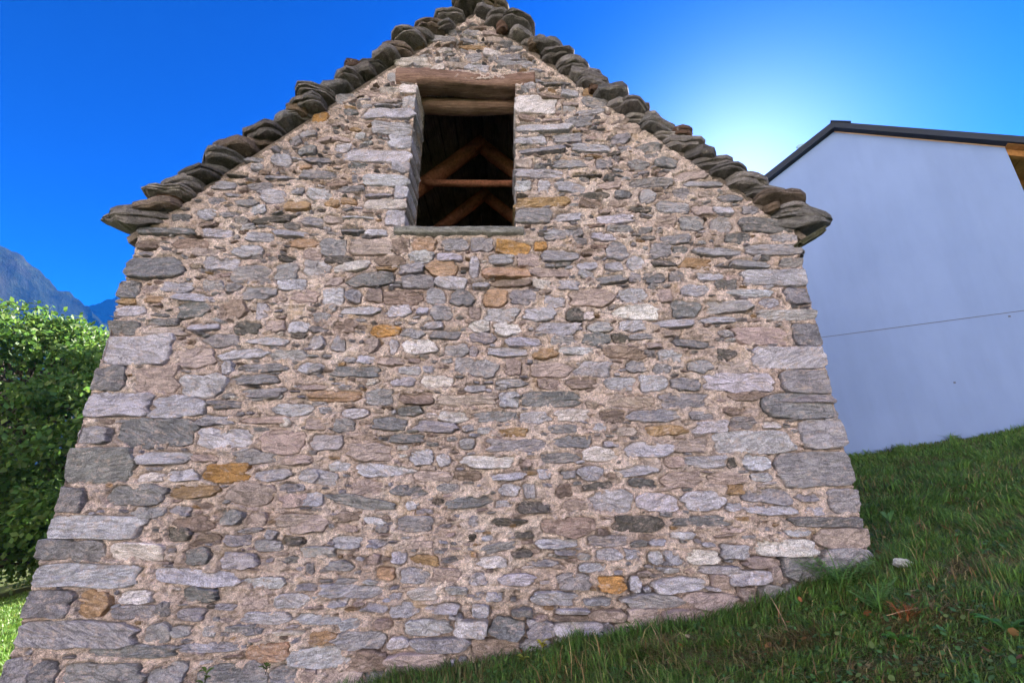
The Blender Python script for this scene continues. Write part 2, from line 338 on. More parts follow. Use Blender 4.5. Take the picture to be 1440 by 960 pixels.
TINT = {'g': (.36, .355, .405), 'l': (.52, .515, .605), 'w': (.74, .70, .73), 'd': (.25, .255, .285), 'k': (.145, .138, .135), 'p': (.50, .41, .405),
        'b': (.31, .24, .215), 'o': (.52, .35, .25), 'O': (.50, .29, .12), 't': (.45, .31, .19)}
TILES = {
(100,320): "370 72 490 122 b|570 70 780 118 b|745 12 900 55 l|990 30 1140 82 l|1145 5 1325 55 l|690 120 830 165 p|905 100 1085 165 l|750 168 940 238 l|330 165 625 285 d Q|280 300 380 395 d Q|410 330 490 375 p|515 305 690 365 l|740 305 860 360 l|870 315 955 358 g|580 365 780 418 l|262 395 360 430 t|415 385 525 420 o|1235 65 1395 118 o|1310 130 1410 185 p|915 222 1130 315 g|1145 205 1280 290 g|265 440 415 500 l|600 420 775 508 d|845 410 990 510 b|1040 430 1110 510 l|970 330 1145 405 g|1165 290 1330 350 l|1240 350 1390 420 p|210 530 385 600 d Q|430 515 605 550 d|440 560 640 610 p|655 530 830 580 l|915 530 1060 605 k|1095 520 1200 585 p|185 610 570 770 l Q|760 600 940 670 g|1010 615 1220 665 l|600 675 800 785 p|840 680 1105 745 l 4|1130 695 1325 745 l|1330 610 1425 685 l|135 785 305 915 d Q|370 790 600 925 p|840 755 915 820 l|945 765 1210 812 g|1285 760 1415 820 l|920 820 1160 885 d|615 825 880 950 l|990 900 1190 960 g|1285 880 1440 915 p|400 0 690 40 d Q",
(300,320): "605 70 750 160 g|640 160 790 205 k|775 70 1005 152 p|515 195 655 275 l|680 185 880 250 w 11|910 160 1080 212 b|915 215 1030 240 t|1012 62 1108 155 b|1115 64 1250 135 o|1285 64 1440 130 g|1100 138 1235 195 l|1260 140 1395 190 l|1045 198 1185 260 g|1200 185 1375 270 o|775 245 1010 335 d 7|615 275 735 330 p 10|1060 268 1235 340 g|1250 278 1425 340 l|1200 350 1305 435 l|1330 350 1462 440 d|965 358 1170 432 b|860 350 955 415 p|620 345 735 435 l|755 345 830 425 g|720 440 940 492 l|970 440 1115 505 l|1145 440 1210 490 l|1220 440 1350 520 g|560 485 660 525 l|610 440 695 478 g|885 550 1050 610 O|425 530 540 590 l|545 555 650 590 g|670 520 810 590 b|1180 530 1290 570 l|1060 570 1180 620 g|1225 580 1390 625 g|670 615 740 695 l|845 615 930 700 p|990 630 1040 705 l|1060 632 1260 710 w|1300 660 1440 720 g|810 715 915 765 l|930 730 1075 775 p|665 780 940 840 d|485 765 610 820 g|1045 785 1180 825 l|1182 780 1255 820 l|1360 735 1465 820 g|1000 840 1140 895 l|1170 835 1345 900 w|865 910 1010 960 g|550 915 820 962 o",
(660,320): "425 22 560 72 g|565 15 635 55 g|690 25 815 75 l|10 60 135 130 g|150 80 340 150 O|365 80 435 125 O|110 148 250 205 g|270 150 395 215 p|405 125 615 190 g|770 85 890 180 g|1020 90 1130 165 g|1085 40 1245 90 g|1145 110 1225 150 d|1030 178 1165 220 k|1190 175 1350 225 t|890 165 995 255 l|0 170 55 275 l|85 215 345 285 o|350 230 560 280 p|610 190 720 240 l|610 245 710 285 l|765 195 865 245 l|720 262 875 320 d 8|900 258 965 305 g|975 255 1105 310 d|1130 250 1205 300 g|355 293 455 345 w -10|15 300 115 345 l|130 290 340 335 b|505 295 615 350 l|650 285 705 330 p|80 345 210 440 o|230 355 370 430 g|420 390 535 450 l|570 350 800 440 p|845 345 1000 425 l|1055 345 1140 420 p|1195 325 1345 385 l|0 450 65 510 p|90 460 270 525 l|305 455 485 520 l|550 455 640 525 k|640 470 700 520 w|820 435 1060 515 w|1135 415 1300 500 d|0 525 115 585 w|135 530 290 605 w|375 535 625 600 l|665 530 800 590 g|845 525 985 580 l|1025 512 1255 565 l|0 590 150 650 g|205 615 400 670 l|460 605 590 665 g|630 595 795 660 d|800 600 900 645 k|905 595 1030 630 g|1085 575 1195 612 p 5|990 640 1080 680 p|1145 625 1350 680 d -6|105 670 330 725 l|0 675 45 720 l|355 675 500 735 t|510 672 690 715 l|760 670 980 740 b -4|1065 690 1195 755 l|1390 685 1460 750 k|0 740 155 840 g|200 740 290 830 p|345 758 570 840 p|605 755 795 835 l|880 750 990 815 g|1030 770 1135 820 g|1230 745 1365 815 g|150 852 320 895 g|390 855 510 910 p|550 842 715 910 b|765 840 930 915 l|960 830 1105 920 l|1130 845 1305 915 g|170 925 280 960 l|310 922 620 975 d",
(860,320): "460 112 730 160 g|640 35 780 85 d|905 40 1045 80 l|755 95 1050 155 g Q|670 180 890 230 g|950 180 1075 220 g Q|480 250 625 300 l|740 240 1090 325 l Q|590 305 700 350 g|655 350 915 388 l|975 340 1110 430 g Q|830 400 940 450 l|535 410 765 480 g|825 470 1130 520 l Q|500 500 700 540 l|690 560 985 655 p|1025 540 1165 665 d Q|590 685 690 745 k|790 675 1190 790 l Q|595 755 755 825 p|960 800 1220 930 g Q|520 820 915 920 l|680 925 860 960 b|870 940 1225 985 g Q",
(400,540): "145 45 420 100 o|460 35 610 120 g|650 40 840 115 b|860 62 1170 120 p|1210 45 1320 130 l|205 130 270 170 l|325 135 470 190 l|630 125 770 180 d|870 155 1030 215 w|1055 155 1310 210 g|1330 155 1480 220 l|-30 190 35 240 w|125 195 235 255 p|280 195 390 270 g|500 185 690 260 d|725 205 970 275 g -5|1085 245 1175 280 l|150 285 330 370 g|360 278 520 310 p|595 280 785 330 d|985 305 1070 365 l|1145 312 1480 380 g|360 335 605 430 p|635 345 700 370 w|705 365 840 455 l|855 395 935 460 l|1000 400 1290 470 w|0 400 155 455 p|250 435 370 490 l|415 450 705 520 l|730 488 950 550 p|955 490 1105 540 b|1160 492 1360 545 l 6|85 478 305 568 l -10|385 540 545 620 p|605 568 800 630 d|860 560 985 615 g|1210 560 1320 630 l|1345 560 1410 640 g|100 605 215 690 l|0 565 75 615 g|0 640 95 690 p|240 625 620 700 d -8|680 655 750 705 l|825 645 905 685 k|912 628 1160 700 d 6|1310 660 1480 725 k|0 735 245 830 p|300 715 440 770 b|635 740 835 830 g|500 795 585 835 g|1040 740 1095 800 l|1165 755 1345 795 k|1285 830 1400 865 k|1035 842 1080 888 k|275 855 435 920 l|470 870 580 915 g|700 880 835 930 p|0 865 110 900 k|90 912 285 958 l",
(640,540): "385 45 700 130 d|565 140 755 210 w|865 72 1125 130 p|1150 50 1400 135 g|985 140 1255 215 g|815 150 950 220 b|780 222 855 270 l|905 240 1020 295 p|1070 230 1290 290 t|250 248 410 295 t|520 230 700 275 g|545 290 770 355 d|715 355 905 435 w|955 325 1225 410 l|1240 310 1420 385 p|485 385 685 445 d|365 420 430 465 p|1185 405 1285 470 p|690 460 830 540 l|600 485 680 530 g|465 475 540 535 l|885 455 1150 518 l 4|985 525 1125 590 d -6|1155 490 1385 585 p 4|720 548 885 595 k 8|570 565 660 635 b|610 650 740 710 p|350 665 525 725 k|765 595 990 720 l|1020 612 1250 715 l|885 740 1170 830 k|500 748 790 850 b|800 810 875 850 b|1215 830 1340 870 l|450 870 690 920 l",
(900,540): "500 45 690 92 b|690 55 1090 190 d Q|270 155 430 198 g|280 205 495 280 l 4|470 130 620 175 b|505 185 640 250 g|680 205 790 250 w|900 195 1125 360 g Q|410 268 855 385 l|0 400 110 490 p|255 402 485 470 l|490 415 555 470 k|570 395 735 485 l|780 380 1170 575 g Q|385 500 580 560 p|490 565 590 620 t|630 500 740 545 l|590 590 855 670 g|880 610 1005 660 g|485 670 575 710 l|600 682 885 735 l|940 690 1020 740 l|1065 590 1195 720 g Q|240 600 470 710 l|860 745 1225 805 d Q|190 742 500 800 d",
(80,540): "180 45 525 180 l Q|528 72 830 190 l|1070 25 1275 85 g|860 90 1040 135 d|790 178 985 230 g|1220 110 1445 175 l|1040 182 1310 222 p|130 240 300 335 g Q|355 190 765 360 d|800 255 1090 355 l|1150 265 1395 385 p|60 358 430 558 d Q|465 380 745 450 l|770 395 920 435 p|1000 372 1220 445 g|1285 405 1430 450 p|460 498 600 550 w|620 482 790 545 l|835 445 1075 550 O|1120 480 1310 540 g|1365 475 1480 550 l|15 580 155 720 d Q|285 565 620 680 d|640 562 900 640 t|965 560 1230 675 p|1255 560 1390 605 g|1265 612 1440 690 p|420 690 620 750 g|890 705 1045 790 d|1070 720 1180 800 p|-12 738 490 865 l Q|670 745 870 830 b|610 800 760 885 k|800 840 915 885 b|945 848 1095 910 g|1115 875 1265 940 g|1165 820 1235 872 l|1270 860 1395 900 k|1240 730 1440 805 p",
(0,720): "245 152 400 268 g Q|410 160 580 285 g|615 172 930 272 w|1040 200 1180 295 d|1240 225 1445 320 g|205 292 780 420 l Q|870 315 1345 415 l -4|160 440 410 590 d Q|420 440 620 590 t|670 440 850 515 w|645 522 870 600 g|880 500 960 590 g|1010 425 1230 510 d|1000 540 1150 605 g|115 615 760 760 g Q|815 630 960 735 g|965 640 1070 700 g|1145 635 1220 700 l|1030 730 1370 785 g|1270 630 1440 685 g|510 745 1000 815 d|10 820 165 1010 g Q|175 840 310 1000 d|350 850 800 975 d|825 845 1050 960 g|1130 850 1500 1000 d",
(340,720): "335 190 520 255 l|840 215 930 290 l|690 235 775 290 p|475 275 625 330 g|365 285 405 355 g|760 310 860 380 o|895 310 1055 400 g|1075 310 1225 400 p|1280 350 1380 410 l|15 365 240 430 l|310 400 420 440 g|440 400 775 485 l -3|190 455 370 540 l|0 460 140 545 p|835 455 900 490 l|945 420 1105 495 w|1145 415 1270 465 l|830 505 980 590 l|1045 515 1225 570 l|1295 515 1390 590 l|1375 450 1440 500 l|10 560 275 630 l|315 575 550 630 l|560 595 680 660 l|920 605 1165 695 l|1190 610 1380 712 l|750 600 840 660 p|0 645 110 690 g|185 665 340 695 w|385 665 515 740 t|525 670 800 770 g|815 705 935 770 l|950 710 1270 790 g|30 735 260 840 o|275 760 600 875 l|610 780 810 895 b|812 795 1150 905 p|0 845 148 990 g|155 870 325 990 d|335 880 425 960 p|430 880 665 990 p|675 900 860 970 g",
(660,720): "50 250 210 310 w|245 210 355 250 k|340 265 490 305 g|720 205 855 270 l|875 210 965 265 l|615 285 770 335 l|1010 220 1090 290 l|1105 215 1205 295 l|1212 212 1400 290 w|165 345 370 415 l|485 345 685 435 g|725 360 880 450 O|905 365 970 450 l|1045 370 1330 450 l|0 345 95 410 l|95 450 185 500 l|360 445 590 525 l|20 520 115 590 g|650 485 800 525 g|240 545 360 590 d|495 545 675 580 l|490 584 670 612 b|685 552 880 620 p|865 462 1212 540 g|890 542 1075 628 p|1095 547 1340 640 p|1220 452 1500 542 p|0 612 98 710 l|110 602 315 708 d|325 612 478 710 g|485 615 750 710 l|755 625 815 705 g|822 625 980 700 p|10 716 290 830 b|295 712 460 800 g|470 715 620 800 g",
(900,720): "645 150 970 248 w|460 180 610 262 l|580 130 650 152 l|820 95 955 135 l|1000 90 1265 203 p Q|1035 207 1280 330 g Q|590 252 795 315 p|495 322 735 412 l|738 308 808 395 p|812 235 1010 390 d|410 352 505 430 p|560 420 660 500 p|680 415 830 500 g|830 395 930 520 g|340 302 550 348 l",
(280,120): "635 165 725 205 O|820 140 890 175 d|930 127 1200 192 l J|935 194 1080 220 b|975 222 1190 275 l J|1130 0 1220 52 w J|1140 70 1210 122 l J|1070 278 1175 355 l J|830 370 1170 432 l J|550 340 660 390 d|760 330 860 375 l|410 395 520 455 l|600 400 740 440 d|545 445 635 475 o|580 480 765 530 g|270 405 355 435 g|330 480 395 500 b|290 445 360 470 l|165 498 275 520 k|370 500 520 535 g|85 540 205 590 g|275 555 420 588 g|845 440 945 475 d|1085 435 1165 490 l J|925 505 1160 565 l J|715 540 850 570 b|865 510 915 550 g|355 592 485 660 l|525 570 590 620 g|605 585 740 640 l|785 570 930 600 g|930 602 1080 632 g|1100 568 1155 635 l J|475 650 625 705 t|710 640 790 685 t|800 635 885 670 t|930 647 1140 700 w J|290 670 375 725 l|205 645 330 680 g|60 635 155 675 d|305 732 525 780 k 8|580 740 705 795 g|815 728 985 755 l|700 735 810 780 p|130 710 225 748 g|190 752 280 780 g|0 690 100 755 l|0 765 100 800 b|800 790 930 840 d|935 805 1055 850 l|1050 710 1135 790 l J|500 295 575 335 g|560 255 660 290 g|650 290 750 325 p|755 290 850 320 p|765 65 880 100 g|960 80 1130 110 p|720 210 805 235 p|850 235 910 260 t",
(700,90): "103 175 330 280 w J|103 335 420 385 l J|360 145 460 190 l|475 190 620 245 g|390 300 530 345 g|480 140 570 185 t|240 165 380 200 b|360 203 460 245 p|120 290 215 320 b|250 300 350 330 p|310 390 470 440 g|103 410 270 455 l J|635 400 740 450 g|500 400 580 430 p|420 450 630 495 l|103 460 375 505 g J|780 455 920 495 d|650 350 810 390 p|620 495 690 515 k|310 540 490 590 g|555 540 640 590 g|103 535 195 585 p J|205 575 275 592 g|103 597 370 640 l J|735 550 850 590 g|880 525 1015 580 d|430 610 580 640 k|605 620 695 640 d|103 665 185 715 l J|225 660 290 720 l|330 665 495 725 l|570 665 690 700 p|725 655 985 690 g|985 610 1170 650 p|1050 655 1265 695 g|660 710 750 755 d|460 728 630 760 k|795 710 885 785 g|985 705 1080 760 g|1240 735 1375 780 d|103 815 305 895 d J|320 840 465 885 l|103 760 400 800 t J|460 765 600 810 b|620 775 720 800 p|890 780 1080 840 g|1095 795 1205 850 p|1215 795 1320 850 l|1375 795 1465 845 g|740 805 880 830 k|560 850 760 895 l|895 865 1000 920 p|1020 860 1155 935 g|1195 880 1310 940 l|480 900 600 920 b|270 935 465 960 l|1130 720 1220 750 p|1356 872 1648 944 d Q",
(480,0): "300 330 500 370 w|500 372 580 405 w|705 370 835 402 l|480 205 640 235 g|670 220 775 240 g|800 280 900 320 w|545 275 620 300 w|880 310 1015 342 g|880 346 1080 375 g|690 310 790 345 g|670 255 825 278 t|600 170 650 195 g|800 175 900 210 p|945 260 1020 285 g|820 215 970 240 p|720 150 810 172 b|700 120 770 140 p|215 500 330 520 w|200 570 335 600 g|20 620 95 650 d|0 545 80 580 p",
}
NK = 22
TH_ = np.linspace(0, 2 * math.pi, NK, endpoint=False)
class Stone:
    def __init__(s, x, z, a, b, col, flag='', tilt=0, sq=None):
        s.x, s.z, s.a, s.b, s.col, s.flag, s.tilt = x, z, a, b, col, flag, math.radians(tilt)
        s.sq = sq or rng.uniform(2.4, 4.8)
        s.am = rng.normal(0, 1, 6) * np.array([.05, .055, .05, .045, .04, .035]) * (.7 if flag else 1.25); s.ph = rng.uniform(0, 6.28, 6)
        s.p = rng.uniform(.004, .018) if not flag else rng.uniform(.010, .024)
        c = np.abs(np.cos(TH_)); n = np.abs(np.sin(TH_)); r = (c**s.sq + n**s.sq) ** (-1 / s.sq)
        for k in range(6): r = r * (1 + .75 * s.am[k] * np.cos((k + 2) * TH_ + s.ph[k]))
        s.tab = r * (1 + rng.normal(0, .030 if flag else .045, NK))                # broken corners
    def rad(s, t):                                                             # straight edges between the corners
        return 1 / np.interp(np.mod(t, 2 * math.pi), np.append(TH_, 2 * math.pi), 1 / np.append(s.tab, s.tab[0]))
    def sd(s, X, Z):
        dx = X - s.x; dz = Z - s.z; ct, st = math.cos(s.tilt), math.sin(s.tilt)
        u = (dx * ct + dz * st) / s.a; v = (-dx * st + dz * ct) / s.b
        rho = np.hypot(u, v) + 1e-6; rr = s.rad(np.arctan2(v, u))
        # scale the normalised distance by the local half-size
        loc = np.hypot(u * s.a, v * s.b) / rho
        return (rho - rr) * loc
    def geo(s, back=.10, wy=WY):
        """rings: back, rim, shoulder, face, centre"""
        r = s.rad(TH_); ct, st = math.cos(s.tilt), math.sin(s.tilt)
        jit = rng.normal(0, .45, (5, NK)); V = []
        m = min(s.a, s.b); sh = max(0.25, 1 - .007 / m); 
        rings = [(1.02, back), (1.0, -s.p * .15), ((1 + sh) / 2 + .01, -s.p * .8), (sh * .97, -s.p * 1.0), (sh * .5, -s.p * 1.08)]
        nx, nz = rng.normal(0, .018, 2)
        for i, (k, y) in enumerate(rings):
            u = np.cos(TH_) * r * k * s.a; v = np.sin(TH_) * r * k * s.b
            jj = jit[i] * (.009 if i > 1 else .002)
            yy = y + (jj + nx * u / s.a + nz * v / s.b if i > 0 else 0)
            V.append(np.stack([s.x + u * ct - v * st, wy + yy * np.ones(NK), s.z + u * st + v * ct], 1))
        V = np.concatenate(V + [np.array([[s.x, wy - s.p * 1.1, s.z]])])
        j = np.arange(NK); j2 = (j + 1) % NK
        Q = np.concatenate([np.stack([i * NK + j, i * NK + j2, (i + 1) * NK + j2, (i + 1) * NK + j], 1) for i in range(4)])
        T = np.stack([4 * NK + j, 4 * NK + j2, np.full(NK, 5 * NK)], 1)
        if s.flag == 'Q':                                                       # squared off at the corner of the building
            e0, e1_ = BX0 - rng.uniform(.004, .026), BX1 + rng.uniform(.004, .03); wob = rng.normal(0, .004, len(V)); V[:, 0] = np.clip(V[:, 0], e0 + wob, e1_ + wob)
        tc = np.array(TINT[s.col]) * rng.uniform(.86, 1.16) * (1 + rng.normal(0, .014, 3))
        col = np.tile(np.array([*tc, rng.random()]), (len(V), 1))
        return V, Q, T, col
stones = []
# occupancy grid for the front wall
def brk(lo, hi, marks, step):
    pts = [lo] + [m_ for m_ in marks] + [hi]; out = []
    for a, b in zip(pts[:-1], pts[1:]):
        n = max(1, int(round((b - a) / step))); out += list(np.linspace(a, b, n, endpoint=False))
    return np.array(out + [hi])
ZB = -2.3
gx = brk(BX0, BX1, [WX0, WX1], .0118); gzz = brk(ZB, RZ + .02, [WZ0, WZ1], .0118)
GX, GZ = np.meshgrid(gx, gzz)
SD = np.full(GX.shape, 9.0)
def stamp(s):
    e = max(s.a, s.b) * 1.35 + .06
    i0, i1 = np.searchsorted(gx, [s.x - e, s.x + e]); j0, j1 = np.searchsorted(gzz, [s.z - e * 1, s.z + e])
    if i1 <= i0 or j1 <= j0: return
    d = s.sd(GX[j0:j1, i0:i1], GZ[j0:j1, i0:i1]); SD[j0:j1, i0:i1] = np.minimum(SD[j0:j1, i0:i1], d)
for (ox, oy), txt in TILES.items():
    for e in txt.split('|'):
        q = e.split(); x0, y0, x1, y1 = [float(v) / 4 for v in q[:4]]; c = q[4]; fl = ''; ti = 0
        for r_ in q[5:]:
            if r_ in 'QJ': fl = r_
            else: ti = float(r_)
        px0, px1, py0, py1 = ox + x0, ox + x1, oy + y0, oy + y1
        cx, cz = wall_xz((px0 + px1) / 2, (py0 + py1) / 2)
        ax = (wall_xz(px1, (py0 + py1) / 2)[0] - wall_xz(px0, (py0 + py1) / 2)[0]) / 2
        bz = (wall_xz((px0 + px1) / 2, py0)[1] - wall_xz((px0 + px1) / 2, py1)[1]) / 2
        if fl == 'Q':                       # corner stones reach the arris
            if cx < 0: x_r = cx + ax; x_l = BX0 - .05
            else: x_l = cx - ax; x_r = BX1 + .05
            cx = (x_l + x_r) / 2; ax = (x_r - x_l) / 2
        if fl == 'J':                       # jamb stones reach the opening
            if cx < -.6: x_r = WX0 + .004; x_l = cx - ax
            else: x_l = WX1 - .004; x_r = cx + ax
            cx = (x_l + x_r) / 2; ax = (x_r - x_l) / 2
        if ti: bz *= .86
        s = Stone(cx, cz, ax * 1.01, bz * 1.03, c, fl, ti, sq=(rng.uniform(5, 8) if fl else (rng.uniform(3, 5.5) if ax * bz > .012 else None)))
        if fl: s.am *= .6
        stones.append(s); stamp(s)
listed = len(stones)
# small stones between the listed ones
def ground_wall(x): return gz(x, WY - .05)
inwin = lambda x, z, a, b: (x + a > WX0 - .01 and x - a < WX1 + .01 and z + b > WZ0 - .13 and z - b < WZ1 + .13)
tries = 0
for (n_try, wa, wb) in ((800, (.09, .17), (.03, .05)), (2400, (.05, .10), (.016, .034)), (7000, (.02, .055), (.008, .018))):
    for _ in range(n_try):
        a = rng.uniform(*wa); b = rng.uniform(*wb); z = rng.uniform(-2.1, RZ - .15); hw = (RZ - z) / SLOPE if z > EZ else 99
        x = rng.uniform(max(BX0 + a, RX - hw + a), max(BX0 + a, min(BX1 - a, RX + hw - a)))
        if x - a < max(BX0, RX - hw + .05) or x + a > min(BX1, RX + hw - .05) or inwin(x, z, a, b): continue
        if z < ground_wall(x) - .3: continue
        i0, i1 = np.searchsorted(gx, [x - a, x + a]); j0, j1 = np.searchsorted(gzz, [z - b, z + b])
        sub = SD[j0:j1:2, i0:i1:3]
        if sub.size == 0 or sub.min() < .011: continue
        col = rng.choice(list('glpdbtkw'), p=[.28, .27, .27, .04, .06, .05, .01, .02])
        s = Stone(x, z, a, b, col, '', rng.normal(0, 4)); s.p *= .7
        stones.append(s); stamp(s)
# mortar sheet ------------------------------------------------------
n1 = fbm(GX * 3.1, GZ * 3.6, 3, 1); n2 = fbm(GX * 11, GZ * 14, 4, 2, .62); n3 = fbm(GX * 5, GZ * 7, 3, 8); n4 = fbm(GX * 30, GZ * 36, 3, 6, .7)
hgt = .004 + .010 * n1 + .024 * n2 + .020 * n4
above = GZ - gz(GX, np.full_like(GX, WY - .05))
dry = np.clip(1 - (above - .34 - .12 * n3) / .12, 0, 1) * np.clip((GX + 1.3) / .8, 0, 1)        # the unmortared footing courses
wc = np.clip(1 - (np.abs(GX + .75) - .7) / .3, 0, 1) * np.clip(1 - np.abs(GZ - 2.15) / .55, 0, 1)      # raked joints under the opening
cav = np.clip(.42 + n3 * 2.4 + 1.0 * wc + .8 * dry, 0, 1)
hgt -= .045 * np.exp(-(np.clip(SD, 0, 1) / .011) ** 2) * cav
hgt -= dry * .055 + wc * .020
hgt = np.where(SD < -(.002 + .055 * np.clip(.12 + n2 * 1.7 + n4 * 1.2, 0, 1)), -.045, hgt)
# a few deep pits and cracks
crk = np.abs(fbm(GX * 5, GZ * 9, 4, 77, .6)); hgt -= .016 * np.clip(1 - crk / .035, 0, 1)
pit = np.clip((fbm(GX * 7, GZ * 20, 4, 14, .6) - .42) * 6, 0, 1); hgt -= .035 * pit
yv = WY - hgt
edge = (GX <= BX0 + 1e-6) | (GX >= BX1 - 1e-6)
cell_ok = np.ones((GX.shape[0] - 1, GX.shape[1] - 1), bool)
cxm = (GX[:-1, :-1] + GX[1:, 1:]) / 2; czm = (GZ[:-1, :-1] + GZ[1:, 1:]) / 2
cell_ok &= czm < RZ - SLOPE * np.abs(cxm - RX)
cell_ok &= ~((cxm > WX0) & (cxm < WX1) & (czm > WZ0) & (czm < WZ1))
cell_ok &= czm > gz(cxm, np.full_like(cxm, WY)) - .35
Fc = grid_faces(GX.shape[1], GX.shape[0])[cell_ok.ravel()]
used = np.zeros(GX.size, bool); used[Fc.ravel()] = True; rm = np.cumsum(used) - 1
Vm = np.stack([GX.ravel(), yv.ravel(), GZ.ravel()], 1)[used]; Fc = rm[Fc]
wall = link('wall', mesh_np('wall', Vm, [Fc]), M['mortar'], barn)
# stones: 300 largest as pieces, the rest as one piece of stuff
stones.sort(key=lambda s: -(s.a * s.b) if s.z > ground_wall(s.x) - .05 else 1)
rest = []
for i, s in enumerate(stones):
    back = .10 if not s.flag else (.42 if s.flag == 'J' else .34)
    V, Q, T, c = s.geo(back)
    if i < 300: link('stone', mesh_np('stone', V, [Q, T], c), M['stone'], wall, smooth=False)
    else: rest.append((V, Q, T, c))
def join(parts):
    n = 0; Vs = []; Qs = []; Ts = []; Cs = []
    for V, Q, T, c in parts: Vs.append(V); Qs.append(Q + n); Ts.append(T + n); Cs.append(c); n += len(V)
    return np.concatenate(Vs), [np.concatenate(Qs), np.concatenate(Ts)], np.concatenate(Cs)
V, Fs, c = join(rest); link('small_stones', mesh_np('small_stones', V, Fs, c), M['stone'], wall, smooth=False, kind='stuff')

# the three walls that are not in view, reveals, inside faces
def gable(y, name, inner=False):
    x0, x1 = BX0 - .0, BX1 + .0; P = [(x0, ZB - 1), (x1, ZB - 1), (x1, EZ + .06), (RX, RZ + .07), (x0, EZ + .06)]
    V = [(x, y, z) for x, z in P]; return V
def side_wall(x, sgn, name):
    nx = 120; nz = 90; yy = np.linspace(WY + .0, BY1, nx); zz = np.linspace(ZB - 1.2, EZ + .05, nz); A, B = np.meshgrid(yy, zz)
    H = .02 * fbm(A * 6, B * 9, 4, 5) * np.clip((A - WY) / .1, 0, 1) * np.clip((BY1 - A) / .1, 0, 1)
    V = np.stack([(x + sgn * H).ravel(), A.ravel(), B.ravel()], 1); Q = grid_faces(nx, nz)
    o = link(name, mesh_np(name, V, [Q]), M['mortar'], barn)
    parts = []; zc = -2.6
    while zc < EZ - .1:
        hh = rng.uniform(.05, .085); yc = WY + rng.uniform(.02, .3)
        while yc < BY1 - .1:
            ln = rng.uniform(.1, .3)
            s = Stone(yc + ln, zc + hh, ln * .93, hh * .88, rng.choice(list('glpdb'), p=[.3, .25, .25, .1, .1])); s.p = rng.uniform(.01, .03)
            Vs, Q, T, c = s.geo(.06, 0)
            Vn = np.stack([x - sgn * Vs[:, 1], Vs[:, 0], Vs[:, 2]], 1); parts.append((Vn, Q, T, c)); yc += ln * 2
        zc += hh * 2
    V, Fs, c = join(parts); link('side_stones', mesh_np('side_stones', V, Fs, c), M['stone'], o, kind='stuff')
side_wall(BX1 - .004, 1, 'side_wall'); side_wall(BX0 + .004, -1, 'side_wall')
# back wall, and the inner leaf of the front wall with its opening
V = gable(BY1 - .01, '') ; link('back_wall', mesh_np('back_wall', V, [np.array([[0, 4, 3, 2, 1]])]), M['mortar'], barn, smooth=False)
yi = WY + TH
zl, zr = float(roof_z(WX0)) + .04, float(roof_z(WX1)) + .04
Vi = [(BX0 + .1, yi, ZB), (WX0, yi, ZB), (WX1, yi, ZB), (BX1 - .1, yi, ZB),
      (WX0, yi, WZ0), (WX1, yi, WZ0), (WX0, yi, WZ1 - .02), (WX1, yi, WZ1 - .02),
      (BX0 + .1, yi, EZ + .13), (BX1 - .1, yi, EZ + .13), (WX0, yi, zl), (WX1, yi, zr), (RX, yi, RZ + .05)]
link('inner_face', mesh_np('inner_face', Vi, [np.array([[0, 1, 4, 4], [4, 1, 2, 5], [2, 3, 5, 5]])[1:2], np.array([[0, 1, 4, 6, 10, 8], [2, 3, 9, 11, 7, 5]]), np.array([[6, 7, 11, 12, 10]])]), M['mortar'], barn, smooth=False)
# reveals (stone jambs seen edge on)
def reveal(x, sgn, name):
    ny, nz = 34, 170; yy = np.linspace(WY - .004, yi, ny); zz = np.linspace(WZ0 - .02, WZ1 + .12, nz); A, B = np.meshgrid(yy, zz)
    H = .020 * fbm(A * 7, B * 9, 4, 31) + .008 * fbm(A * 30, B * 30, 3, 33)
    H *= np.clip((A - WY) / .05, .25, 1)
    V = np.stack([(x + sgn * H).ravel(), A.ravel(), B.ravel()], 1)
    tt = (vnoise(B * 4.5 + .25 * fbm(A * 9, B * 9, 2, 3), A * 2.2, 4) * .8 + .2 * vnoise(A * 25, B * 25, 6))[..., None]; base = np.where(tt > .5, np.array([.27, .26, .27]), np.array([.38, .31, .27])) * (.8 + .4 * vnoise(A * 8, B * 8, 2)[..., None])
    col = np.concatenate([base, vnoise(B * 4, A)[..., None]], -1).reshape(-1, 4)
    link(name, mesh_np(name, V, [grid_faces(ny, nz)], col), M['stone'], barn)
reveal(WX0 - .004, 1, 'window_jamb'); reveal(WX1 + .004, -1, 'window_jamb')
# sill
def rough_slab(name, x0, x1, y0, y1, z0, z1, m, parent, tint, seed, nx=40, am=.012, **k):
    ns = 20; V = []
    for i in range(nx + 1):
        t = i / nx; x = x0 + (x1 - x0) * t
        for j in range(ns):
            a = 2 * math.pi * j / ns; cs, sn = math.cos(a), math.sin(a); r = (abs(cs)**6 + abs(sn)**6) ** (-1 / 6)
            d = float(fbm(t * 9 + j * .7, j * .9 + seed, 3, seed)) * am
            V.append((x, (y0 + y1) / 2 + cs * (r * (y1 - y0) / 2 + d), (z0 + z1) / 2 + sn * (r * (z1 - z0) / 2 + d)))
    n = len(V); V += [(x0, (y0 + y1) / 2, (z0 + z1) / 2), (x1, (y0 + y1) / 2, (z0 + z1) / 2)]
    Q = np.array([(i * ns + j, (i + 1) * ns + j, (i + 1) * ns + (j + 1) % ns, i * ns + (j + 1) % ns) for i in range(nx) for j in range(ns)])
    T = np.array([(n, j, (j + 1) % ns) for j in range(ns)] + [(n + 1, nx * ns + (j + 1) % ns, nx * ns + j) for j in range(ns)])
    col = np.tile(np.array([*tint, seed * .07 % 1]), (len(V), 1))
    return link(name, mesh_np(name, V, [Q, T], col), m, parent, **k)
sx0 = wall_xz(555, 326)[0]; sx1 = wall_xz(737, 326)[0]; sz0 = wall_xz(650, 332)[1]
